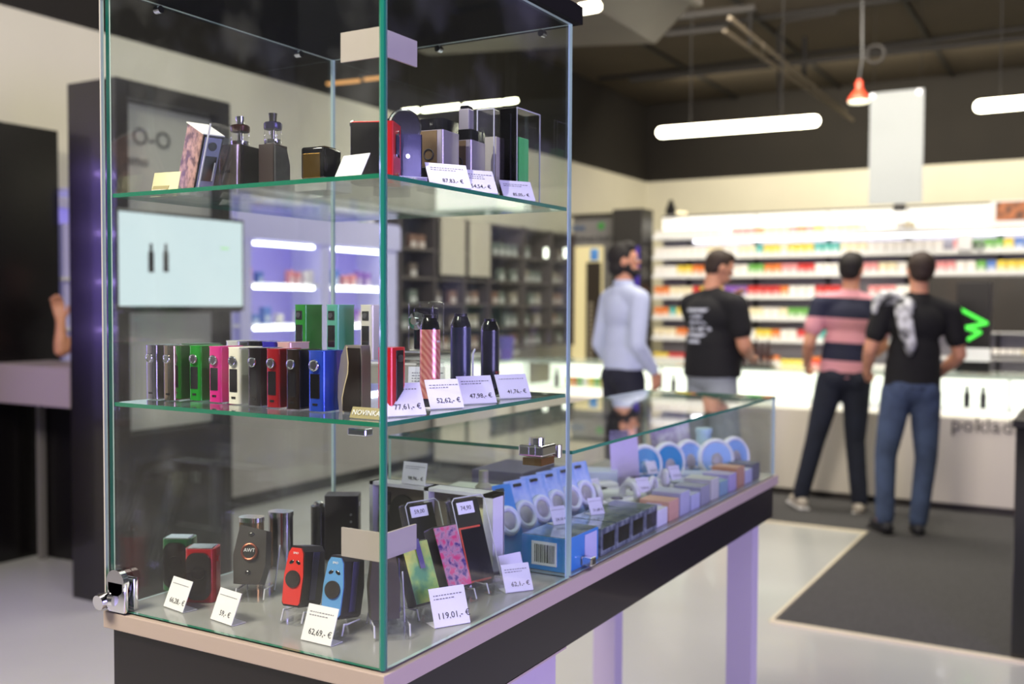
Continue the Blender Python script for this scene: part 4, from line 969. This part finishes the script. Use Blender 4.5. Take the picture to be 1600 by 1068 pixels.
for k in range(7): m.box((-.018 + k * .004, -.0640, .03), (.0016 + .0008 * (k % 2), .0006, .032))
for k in range(5): m.box((.008 + k * .003, -.0640, .03), (.0014, .0006, .032))
m.build('bar_code', INK, t); MB().box((.0463, .03, .03), (.0012, .05, .05)).build('pale_end_label', PALEV, t)
DG = mat('clear_dark_case', (165, 176, 186), .18, .2, coat=.5, c2=(84, 92, 112), scale=45)
for k, (y, lb) in enumerate([(.715, 'dark grey foil topped case next to the bright blue box'), (.785, 'second dark grey foil topped case along the front glass'), (.855, 'third dark grey foil topped case along the front glass'), (.925, 'fourth dark grey foil topped case along the front glass')]):
    t = flat_box(lb, (-.062, y, CT + .0005), (.100, .066, .050), DG, 0, FOIL); MB().box((.0505, 0, .025), (.0012, .05, .03)).build('window', GLOSSBLACK, t)
cols = [((235, 235, 245), 'white'), ((232, 178, 150), 'orange'), ((196, 198, 222), 'slate blue'), ((200, 205, 235), 'pale violet'), ((172, 174, 186), 'grey'), ((225, 225, 215), 'cream'), ((150, 190, 205), 'pale teal'), ((200, 190, 230), 'lavender'), ((215, 160, 120), 'amber'), ((210, 215, 240), 'light blue'), ((110, 112, 124), 'dark grey')]
y = .995
for k, (c, n) in enumerate(cols):
    flat_box('small %s carton in the front row of the low case' % n, (-.050, y, CT + .0005), (.07, .058, .036 + .008 * ((k * 7) % 3)), mat('lc_' + n, c, .45), 0, None, end=LTAG if k % 2 else None)
    y += .068
# blue blister packs leaning in the second row
y = .60
for k in range(6):
    nm_ = ['first', 'second', 'third', 'fourth', 'fifth', 'sixth'][k]
    t = thing('blister_pack', '%s blue hanging pack with round white window, counted from the tower' % nm_, 'package', (-.150, y, CT + .001), 1.33, -.36)
    MB().box((0, 0, .068), (.066, .003, .136), bev=.0008).build('blue_card', BLUE if k < 1 else PBL, t)
    MB().ring((0, -.006, .066), .023, .006, axis='y', seg=24).build('white_ring', mat('ring_white', (225, 228, 245), .4), t, smooth=True)
    MB().ell((0, -.004, .066), (.019, .008, .02)).build('device_window', mat('window_beige', (176, 172, 170), .3), t, smooth=True)
    MB().box((0, -.003, .125), (.02, .003, .006)).build('hang_hole', BLACK, t)
    y += .066
flat_box('pale carton with printed lid behind the blue hanging packs', (-.30, .66, CT + .0005), (.12, .18, .10), mat('lid_pale', (222, 222, 214), .5), .1)
flat_box('dark violet carton at the back of the low case', (-.31, .87, CT + .0005), (.12, .16, .12), mat('lid_violet', (92, 84, 120), .5), .05)
tag(MB().lathe([(.012, 0), (.012, .08), (.007, .085), (.007, .10)]).build('pump_bottle', mat('tan_bottle', (170, 160, 140), .4), loc=(-.20, .60, CT + .1), smooth=True) if False else MB().lathe([(.016, 0), (.016, .13), (.009, .138), (.009, .16)]).build('bottle', mat('tan_bottle', (170, 160, 140), .4), loc=(-.205, .575, CT + .0005), smooth=True), 'tan cylinder bottle at the back corner beside the kit box', 'bottle')
# white round gadgets and boxes behind them
for k, (x_, y_, w2, d2, h2, n) in enumerate([(-.30, 1.02, .09, .06, .06, 'grey white'), (-.31, 1.12, .08, .07, .045, 'cream white'), (-.125, 1.40, .06, .07, .03, 'silver white'), (-.125, 1.49, .06, .07, .035, 'pearl white'), (-.31, 1.32, .08, .08, .05, 'bluish white')]):
    flat_box('%s carton lying among the white gadgets of the low case' % n, (x_, y_, CT + .0005), (w2, d2, h2), mat('lcb_' + n, (225 - 8 * k, 224 - 5 * k, 232), .45), .1 * k, None)
GW = mat('gadget_white', (228, 226, 232), .35, coat=.3)
gad = [(-.19, .985, .9), (-.26, 1.07, .2), (-.135, 1.06, 1.2), (-.21, 1.15, .6), (-.13, 1.165, .1), (-.27, 1.22, 1.0), (-.14, 1.27, .5), (-.20, 1.33, .3)]
pos = ['nearest the blue packs', 'behind, left of the lavender card', 'above the grey cases', 'in the middle cluster', 'right of the middle cluster', 'at the rear glass', 'near the front cartons', 'before the round blue packs']
for k, (x, y_, a_) in enumerate(gad):
    t = thing('charging_gadget', 'white rounded gadget in the low case, %s' % pos[k], 'gadget', (x, y_, CT + .001), a_)
    MB().box((0, 0, .019), (.095, .052, .036), bev=.014, seg=4).build('housing', GW, t, smooth=True)
    MB().cone((-.02, 0, .036), (-.02, 0, .0395), .014, .013, seg=24).build('dark_top', mat('gadget_dark', (70, 66, 78), .3), t, smooth=True)
    if k % 2 == 0: MB().ring((.02, 0, .042), .024, .008, axis='x', flat=1.).build('loop', GW, t, smooth=True)
for k, (x, y_, z_, rz_) in enumerate([(-.165, .98, .05, 1.2), (-.10, 1.10, .05, 1.0), (-.075, .80, .052, 1.1), (-.10, 1.30, .05, 1.1), (-.21, 1.42, .04, 1.1), (-.075, .64, .062, 1.1), (-.22, 1.10, .04, 1.2)]):
    lb = ['standing by the last blue pack', 'above the middle cartons', 'on the dark grey cases', 'before the round packs', 'deep in the case', 'on the bright blue box', 'among the white gadgets'][k]
    z_ = {2: .0515, 5: .0615}.get(k, .0465 if x > -.12 else .033)
    price_tag((x, y_, CT + z_), rz_, ['12,90', '9,90', '31,68', '15,50', '8,40', '24,10', '18,80'][k] + ' €', 'small tilted price tag in the low case %s' % lb, .034, .034, .45, 1, LTAG)
t = thing('lavender_card', 'large plain lavender card standing in the middle of the low case', 'card', (-.26, 1.36, CT + .001), 1.0, -.12)
MB().box((0, 0, .075), (.085, .002, .15)).build('card', mat('lavender_plain', (205, 190, 235), .6), t)
# round blue and white packs
RB_ = mat('round_blue', (45, 150, 205), .4); RL = mat('round_pale', (150, 190, 240), .4)
for k, (x, y_, rz_) in enumerate([(-.235, 1.43, 1.0), (-.20, 1.51, 1.05), (-.17, 1.585, 1.1), (-.115, 1.64, .8), (-.085, 1.715, 1.1)]):
    n = ['first', 'second', 'third', 'fourth', 'fifth'][k]
    t = thing('round_pack', '%s round blue pack with a white rim at the far end of the low case' % n, 'package', (x, y_, CT + .001), rz_, -.15)
    MB().cone((0, .008, .052), (0, -.008, .052), .047, .047, seg=36).build('blue_disc', RB_ if k < 2 else RL, t, smooth=True)
    MB().ring((0, 0, .052), .048, .0075, axis='y', seg=32, flat=1.4).build('white_rim', mat('rim_white', (240, 242, 248), .35), t, smooth=True)
    MB().ell((0, -.0085, .046 if k != 1 else .04), (.018, .004, .022), MATS['window_beige'] if k else RL).build('window', None, t, smooth=True)
    MB().box((0, -.009, .03), (.05, .002, .006), M=None).build('white_band', MATS['rim_white'], t)
# magazines and boxes at the far end
t = thing('magazine', 'leaning glossy leaflet with a pale printed cover at the far end of the low case', 'leaflet', (-.25, 1.68, CT + .001), .9, -.30)
MB().box((0, 0, .095), (.13, .003, .19)).build('cover', mat('leaflet', (205, 200, 215), .3, c2=(130, 110, 160), scale=22), t); MB().box((0, -.002, .02), (.13, .002, .035)).build('red_band', mat('leaf_red', (200, 70, 60), .4), t)
t = thing('magazine', 'brown spined booklet beside the pale leaflet in the low case', 'booklet', (-.31, 1.54, CT + .001), 1.0, -.25); MB().box((0, 0, .08), (.05, .02, .16)).build('cover', mat('booklet', (120, 95, 90), .5, c2=(60, 50, 60), scale=30), t)
flat_box('tall cream topped carton in the far corner of the low case', (-.14, 1.755, CT + .0005) if False else (-.19, 1.745, CT + .0005), (.09, .05, .07), mat('corner_carton', (190, 186, 130), .5), 0)
tag(MB().lathe([(.022, 0), (.022, .035), (.024, .036), (.024, .05)], m=mat('pale_jar', (190, 220, 240), .3)).build('jar', loc=(-.19, 1.745, CT + .0712), smooth=True), 'small pale blue jar with a white lid on the corner carton', 'jar')

# ================================================================== PEOPLE
SKIN = mat('skin', (212, 152, 122), .55, noise=.08, scale=12)
def organic(mb, name, m_, parent, voxel=.012, it=5):
    """several overlapping forms melted into ONE continuous surface"""
    o = mb.build(name, m_, None)
    r = o.modifiers.new('r', 'REMESH'); r.mode = 'VOXEL'; r.voxel_size = voxel; r.use_smooth_shade = True
    s_ = o.modifiers.new('s', 'SMOOTH'); s_.iterations = it; s_.factor = .5
    me = bpy.data.meshes.new_from_object(o.evaluated_get(bpy.context.evaluated_depsgraph_get())); me.name = name
    old = o.data; o.modifiers.clear(); o.data = me; bpy.data.meshes.remove(old)
    me.materials.clear(); me.materials.append(m_)
    for p in me.polygons: p.use_smooth = True
    o.parent = parent; return o
def chain(mb, pts, rad, M=None):
    for i, p in enumerate(pts): mb.ell(p, (rad[i],) * 3, M=M)
    for i in range(len(pts) - 1): mb.cone(pts[i], pts[i + 1], rad[i], rad[i + 1], seg=14, M=M)
    return mb
def hand(mb, wrist, d, n, side=1, curl=.5):
    """palm and five bent fingers; d = pointing direction, n = palm normal"""
    d = Vector(d).normalized(); n = Vector(n); n = (n - d * n.dot(d)).normalized(); a = d.cross(n) * side; wv_ = Vector(wrist)
    c = wv_ + d * .05
    for k in (-1.3, -.45, .45, 1.3): chain(mb, [wv_ + a * k * .010, wv_ + d * .085 + a * k * .019], [.015, .0115])
    for k, ln in ((-1.4, .062), (-.47, .078), (.47, .084), (1.4, .074)):
        p = wv_ + d * .085 + a * k * .019; q = p + (d * math.cos(curl * .6) + n * math.sin(curl * .6)) * ln * .5
        e = q + (d * math.cos(curl * 1.5) + n * math.sin(curl * 1.5)) * ln * .5
        chain(mb, [p, q, e], [.0105, .0095, .008])
    p = wv_ + d * .025 + a * .022; q = p + (d * .6 + a * .7 + n * .4).normalized() * .04; e = q + (d * .9 + a * .15 + n * .5).normalized() * .032
    chain(mb, [p, q, e], [.014, .012, .0095])
def person(label, loc, rz, H, bulk, arms, legs, head_yaw, head_pitch, top_m, leg_m, shoe_m, hair_m, long_sleeve=False, shorts=False, beard=None, belly=0, hair_len=0, hem=.90, voxel=.008):
    t = thing('person', label, 'person', loc, rz); t.scale = (H / 1.8,) * 3
    b = bulk
    HM = Matrix.Translation((0, 0, 1.55)) @ Euler((head_pitch, 0, head_yaw)).to_matrix().to_4x4() @ Matrix.Translation((0, 0, -1.55))
    # continuous body
    s_ = MB()
    s_.ell((0, 0, 1.70), (.074, .094, .104), M=HM, sub=3); s_.ell((0, .036, 1.635), (.054, .056, .060), M=HM); s_.cone((0, .082, 1.70), (0, .106, 1.668), .009, .016, M=HM)
    for k in (-1, 1): s_.ell((k * .076, -.004, 1.685), (.012, .02, .033), M=HM)
    s_.ell((0, .090, 1.633), (.024, .010, .010), M=HM); s_.ell((0, .078, 1.72), (.05, .02, .012), M=HM)
    chain(s_, [(0, -.01, 1.46), (0, -.005, 1.54), (0, .005, 1.62)], [.07, .058 * (1 + .25 * (b - 1)), .056])
    s_.ell((0, 0, 1.36), (.155 * b, .10 * b, .14)); s_.ell((0, 0, 1.16), (.135 * b, .09 * b, .18)); s_.ell((0, 0, .96), (.15 * b, .10 * b, .13))
    for k, key in ((1, 'r'), (-1, 'l')):
        sh, el, wr = [Vector(p) for p in arms[key][:3]]
        chain(s_, [(k * .06, 0, 1.45), sh, el, wr], [.06, .052 * b ** .5, .042 * b ** .5, .027])
        chain(s_, [sh.lerp(el, .3), sh.lerp(el, .7)], [.053 * b ** .5, .046 * b ** .5]); chain(s_, [el.lerp(wr, .2), el.lerp(wr, .5)], [.043 * b ** .5, .038 * b ** .5])
        hd = arms[key][3] if len(arms[key]) > 3 else (wr - el); hn = arms[key][4] if len(arms[key]) > 4 else (-k, 0, 0)
        hand(s_, wr, hd, hn, k if len(arms[key]) < 6 else arms[key][5], .7)
        hip, kn, an, toe = [Vector(p) for p in legs[key]]
        chain(s_, [hip, kn, an], [.078, .052, .038]); chain(s_, [kn.lerp(an, .3)], [.054]); chain(s_, [an, toe], [.038, .03])
    body = organic(s_, 'body', SKIN, t, voxel, 3)
    # face
    for k in (-1, 1):
        MB().ell((k * .030, .084, 1.695), (.012, .008, .008), M=HM).build('eye', WHITE, body, smooth=True)
        MB().ell((k * .030, .091, 1.695), (.005, .003, .005), M=HM).build('iris', BLACK, body, smooth=True)
        MB().box((k * .030, .092, 1.718), (.030, .008, .006), bev=.002, M=HM).build('eyebrow', hair_m, body)
    MB().ell((0, .098, 1.634), (.021, .005, .006), M=HM).build('mouth', mat('lips', (175, 100, 90), .5), body, smooth=True)
    # hair
    s_ = MB(); s_.ell((0, -.018, 1.722), (.084, .092, .094), M=HM, sub=3); s_.ell((0, -.035, 1.68 - hair_len), (.077, .072, .07), M=HM); s_.ell((0, .03, 1.775), (.062, .062, .038 + hair_len * .3), M=HM)
    organic(s_, 'hair', hair_m, t, .009, 2)
    if beard:
        s_ = MB(); s_.ell((0, .050, 1.612), (.056, .056, .042), M=HM)
        for k in (-1, 1): s_.ell((k * .055, .018, 1.645), (.018, .03, .04), M=HM)
        organic(s_, 'beard', beard, t, .008, 2)
    # top garment
    s_ = MB(); s_.ell((0, 0, 1.36), (.178 * b, .122 * b, .155), sub=3); s_.ell((0, .0, 1.16), (.158 * b, .115 * b + belly * .5, .2), sub=3); s_.ell((0, belly, 1.10), (.150 * b, .11 * b + belly, .17), sub=3)
    m4 = Matrix.Diagonal((.172 * b, .122 * b + belly * .5, 1, 1)); s_.cone((0, belly * .3, hem), (0, belly * .3, 1.12), 1, .95, seg=28, M=m4)
    chain(s_, [(0, -.008, 1.475), (0, -.004, 1.525)], [.085, .066])
    for k, key in ((1, 'r'), (-1, 'l')):
        sh, el, wr = [Vector(p) for p in arms[key][:3]]
        chain(s_, [(k * .05, -.005, 1.47), sh], [.075, .068 * b ** .5])
        if long_sleeve: chain(s_, [sh, el, wr.lerp(el, .08)], [.068 * b ** .5, .055 * b ** .5, .040]); chain(s_, [el.lerp(wr, .4)], [.052])
        else: chain(s_, [sh, sh.lerp(el, .62)], [.07 * b ** .5, .066 * b ** .5])
    organic(s_, 'shirt', top_m, t, .012, 6)
    if long_sleeve:
        MB().ring((0, -.004, 1.545), .058, .010, axis='z', flat=2.).build('collar', top_m, t, smooth=True)
    # trousers
    s_ = MB(); s_.ell((0, -.005, .96), (.168 * b, .118 * b, .13), sub=3); m4 = Matrix.Diagonal((.160 * b, .112 * b, 1, 1)); s_.cone((0, 0, .93), (0, 0, 1.06), 1, .96, seg=24, M=m4)
    s_.ell((.07, -.05, .93), (.085, .075, .09)); s_.ell((-.07, -.05, .93), (.085, .075, .09))
    for k, key in ((1, 'r'), (-1, 'l')):
        hip, kn, an, toe = [Vector(p) for p in legs[key]]
        if shorts: chain(s_, [hip, kn + Vector((0, 0, .04))], [.108 * b ** .3, .100])
        else: chain(s_, [hip, hip.lerp(kn, .5), kn, kn.lerp(an, .5), an + Vector((0, 0, .01))], [.102, .088, .070, .064, .060])
    organic(s_, 'shorts' if shorts else 'trousers', leg_m, t, .012, 5)
    for key in ('r', 'l'):
        hip, kn, an, toe = [Vector(p) for p in legs[key]]; d = (toe - an); d.z = 0; d.normalize()
        s_ = MB(); base = Vector((an.x, an.y, 0))
        chain(s_, [base - d * .045 + Vector((0, 0, .042)), base + d * .06 + Vector((0, 0, .042)), base + d * .14 + Vector((0, 0, .038))], [.041, .044, .036]); chain(s_, [an + Vector((0, 0, -.02)), an + Vector((0, 0, .02))], [.045, .047])
        sh = organic(s_, 'shoe', shoe_m, t, .009, 3)
        M_ = Matrix.Translation(base + d * .045 + Vector((0, 0, .008))) @ d.to_track_quat('Y', 'Z').to_matrix().to_4x4()
        MB().box((0, 0, 0), (.082, .26, .016), bev=.006, M=M_).build('sole', WHITE if shoe_m.name == 'canvas_shoe' else BLACK, sh)
    return t
def stand_legs(sp=.10, back=0, toe=.12):
    return {'r': [(.085, 0, .92), (.085 + sp * .4, .01, .50), (sp, back, .09), (sp + .02, toe, .03)], 'l': [(-.085, 0, .92), (-.085 - sp * .4, .01, .50), (-sp, back, .09), (-sp - .02, toe, .03)]}
HAIR1 = mat('hair_black', (26, 20, 20), .7, noise=.4, scale=60); HAIR2 = mat('hair_brown', (52, 36, 28), .7, noise=.4, scale=60)
SH1 = mat('pale_blue_shirt', (196, 206, 236), .75, noise=.06, scale=6)
TEE = mat('black_tee', (16, 16, 20), .85); TR1 = mat('navy_trousers', (24, 26, 44), .8); JEAN = mat('blue_jeans', (72, 88, 122), .85, noise=.35, scale=9); JEAN2 = mat('dark_jeans', (28, 34, 52), .85, noise=.3, scale=9)
SHORTS = mat('grey_shorts', (150, 158, 168), .8); CANV = mat('canvas_shoe', (180, 172, 160), .7); DSH = mat('dark_shoe', (26, 26, 34), .6)
# striped polo: broad navy bands on pink, woven into the cloth by height
POLO = mat('striped_polo', (208, 148, 160), .8); nt = POLO.node_tree; tc = nt.nodes.new('ShaderNodeTexCoord'); sx = nt.nodes.new('ShaderNodeSeparateXYZ'); nt.links.new(tc.outputs['Object'], sx.inputs[0])
mr = nt.nodes.new('ShaderNodeMapRange'); mr.inputs[1].default_value = .90; mr.inputs[2].default_value = 1.60; nt.links.new(sx.outputs['Z'], mr.inputs[0])
cr = nt.nodes.new('ShaderNodeValToRGB'); cr.color_ramp.interpolation = 'CONSTANT'; nt.links.new(mr.outputs[0], cr.inputs[0]); nt.links.new(cr.outputs[0], nt.nodes['Principled BSDF'].inputs['Base Color'])
PK, NV = lin((214, 150, 162)) + (1,), lin((28, 32, 58)) + (1,)
els = cr.color_ramp.elements; els[0].position = 0; els[0].color = PK; els[1].position = .22; els[1].color = NV
for p_, c_ in ((.40, PK), (.64, NV), (.84, PK)): e_ = els.new(p_); e_.color = c_
# printed tee: rows of small pale marks on the back
PT = mat('printed_tee', (16, 16, 22), .85); nt = PT.node_tree; N = nt.nodes.new; LK = nt.links.new
tc = N('ShaderNodeTexCoord'); sx = N('ShaderNodeSeparateXYZ'); LK(tc.outputs['Object'], sx.inputs[0])
def mth(op, a, b_=None):
    n = N('ShaderNodeMath'); n.operation = op
    for i, v in enumerate((a, b_)):
        if v is None: continue
        if isinstance(v, (int, float)): n.inputs[i].default_value = v
        else: LK(v, n.inputs[i])
    return n.outputs[0]
X_, Y_, Z_ = sx.outputs['X'], sx.outputs['Y'], sx.outputs['Z']
rows_ = mth('GREATER_THAN', mth('SINE', mth('MULTIPLY', Z_, 150.)), -.1)
nz = N('ShaderNodeTexNoise'); nz.inputs['Scale'].default_value = 26; LK(tc.outputs['Object'], nz.inputs['Vector']); blk = mth('GREATER_THAN', nz.outputs['Fac'], .42)
wide = mth('LESS_THAN', mth('ABSOLUTE', X_), mth('ADD', .085, mth('MULTIPLY', mth('SINE', mth('MULTIPLY', Z_, 41.)), .03)))
msk = mth('MULTIPLY', mth('MULTIPLY', rows_, blk), mth('MULTIPLY', wide, mth('MULTIPLY', mth('LESS_THAN', Y_, 0), mth('MULTIPLY', mth('GREATER_THAN', Z_, 1.17), mth('LESS_THAN', Z_, 1.42)))))
mx = N('ShaderNodeMix'); mx.data_type = 'RGBA'; LK(msk, mx.inputs[0]); mx.inputs[6].default_value = lin((16, 16, 22)) + (1,); mx.inputs[7].default_value = lin((200, 205, 220)) + (1,); LK(mx.outputs[2], nt.nodes['Principled BSDF'].inputs['Base Color'])

P1 = at(974, 600, y=5.2)
person('man in pale blue long sleeved shirt with dark hair and beard, hand in trouser pocket', (P1.x, 5.2, 0), -.62, 1.83, 1.0,
       {'r': [(.195, 0, 1.44), (.235, -.04, 1.15), (.17, .13, .97), (-.15, .3, -1)], 'l': [(-.195, 0, 1.44), (-.23, -.05, 1.14), (-.20, .08, .92)]},
       stand_legs(.10), -.45, .05, SH1, TR1, DSH, HAIR1, long_sleeve=True, beard=HAIR1, hair_len=.03, hem=.98)
P2 = at(1112, 600, y=5.65)
person('heavy man in black T-shirt with white print on the back and grey shorts', (P2.x, 5.65, 0), -.52, 1.80, 1.28,
       {'r': [(.235, 0, 1.43), (.27, .04, 1.16), (.10, .26, 1.07), (-.5, .7, .05), (-.3, -.2, -1)], 'l': [(-.235, 0, 1.43), (-.25, .12, 1.18), (-.08, .26, 1.42), (.3, .1, .9), (.9, 0, 0)]},
       stand_legs(.13), -.38, -.32, PT, SHORTS, DSH, HAIR2, shorts=True, belly=.045, hem=.94)
P3 = at(1304, 790, z=0)
T3 = person('man in pink polo shirt with broad navy stripes and dark jeans', (P3.x + .04, 6.17, 0), .36, 1.79, 1.0,
       {'r': [(.195, 0, 1.44), (.25, .06, 1.17), (.17, .26, 1.05), (-.3, .9, -.1), (0, 0, -1)], 'l': [(-.195, 0, 1.44), (-.255, -.03, 1.16), (-.24, .16, 1.0), (.1, .9, -.4), (1, 0, 0)]},
       {'r': [(.085, 0, .92), (.11, .03, .50), (.16, -.02, .09), (.19, .11, .03)], 'l': [(-.085, 0, .92), (-.16, .0, .50), (-.23, .02, .09), (-.26, .15, .03)]},
       -.55, .05, POLO, JEAN2, CANV, HAIR1, hem=.93)
T3.rotation_euler.y = .055
P4 = at(1399, 833, z=0)
bpy.context.view_layer.update()
T4 = person('man in black T-shirt and blue jeans seen from behind, patterned scarf on his shoulder', (P4.x + .03, P4.y, 0), .45, 1.755, 1.04,
       {'r': [(.205, 0, 1.44), (.29, .02, 1.17), (.23, .22, 1.02), (-.5, .8, .1), (-1, 0, 0)], 'l': [(-.205, 0, 1.44), (-.27, .02, 1.17), (-.23, .2, 1.0), (.2, .9, -.2), (1, 0, 0)]},
       stand_legs(.105), -.02, .02, TEE, JEAN, DSH, HAIR2, hem=.93)
T4.rotation_euler.y = .055
SCF = mat('scarf_check', (225, 228, 232), .8, c2=(30, 30, 34), scale=14)
s_ = MB(); s_.ell((-.155, -.055, 1.50), (.085, .06, .05), rot=(0, .5, .3)); s_.ell((-.215, -.03, 1.50), (.065, .06, .055)); s_.ell((-.20, .05, 1.48), (.06, .07, .05)); s_.ell((-.10, -.10, 1.47), (.06, .045, .05))
chain(s_, [(-.11, -.12, 1.45), (-.10, -.145, 1.34), (-.075, -.145, 1.22), (-.07, -.14, 1.17)], [.045, .04, .042, .025]); chain(s_, [(-.14, -.12, 1.44), (-.13, -.14, 1.36), (-.11, -.145, 1.27)], [.04, .036, .03])
chain(s_, [(-.25, .0, 1.49), (-.27, -.03, 1.42)], [.04, .025])
organic(s_, 'scarf', SCF, T4, .010, 3)
# glowing little device in his right hand
q = Matrix.Translation(T4.location) @ Matrix.Rotation(.45, 4, 'Z') @ Vector((.17, .31, 1.03))
t = thing('hand_device', 'small dark device with a turquoise light held by the man in blue jeans', 'vape device', tuple(q))
rr(.03, .03, .09, BLACK, .005, 'body', t); disk(t, 0, -.016, .075, .010, mat('turquoise', (90, 230, 200), .4, emit=(90, 230, 200), es=1.2), 'light')
P5 = Vector((-3.88, 2.76, 0))
person('person mostly hidden behind the black column with one raised forearm on the side table', tuple(P5), 2.73, 1.7, .85,
       {'l': [(-.165, 0, 1.43), (-.20, .02, 1.14), (-.14, .16, 1.0)], 'r': [(.165, .02, 1.43), (.06, .355, 1.235), (.075, .35, 1.40), (.2, .1, .95), (-.8, .3, 0)]},
       stand_legs(.10), 0, .1, mat('dark_maroon_top', (50, 24, 34), .8), TR1, DSH, HAIR1, long_sleeve=False)
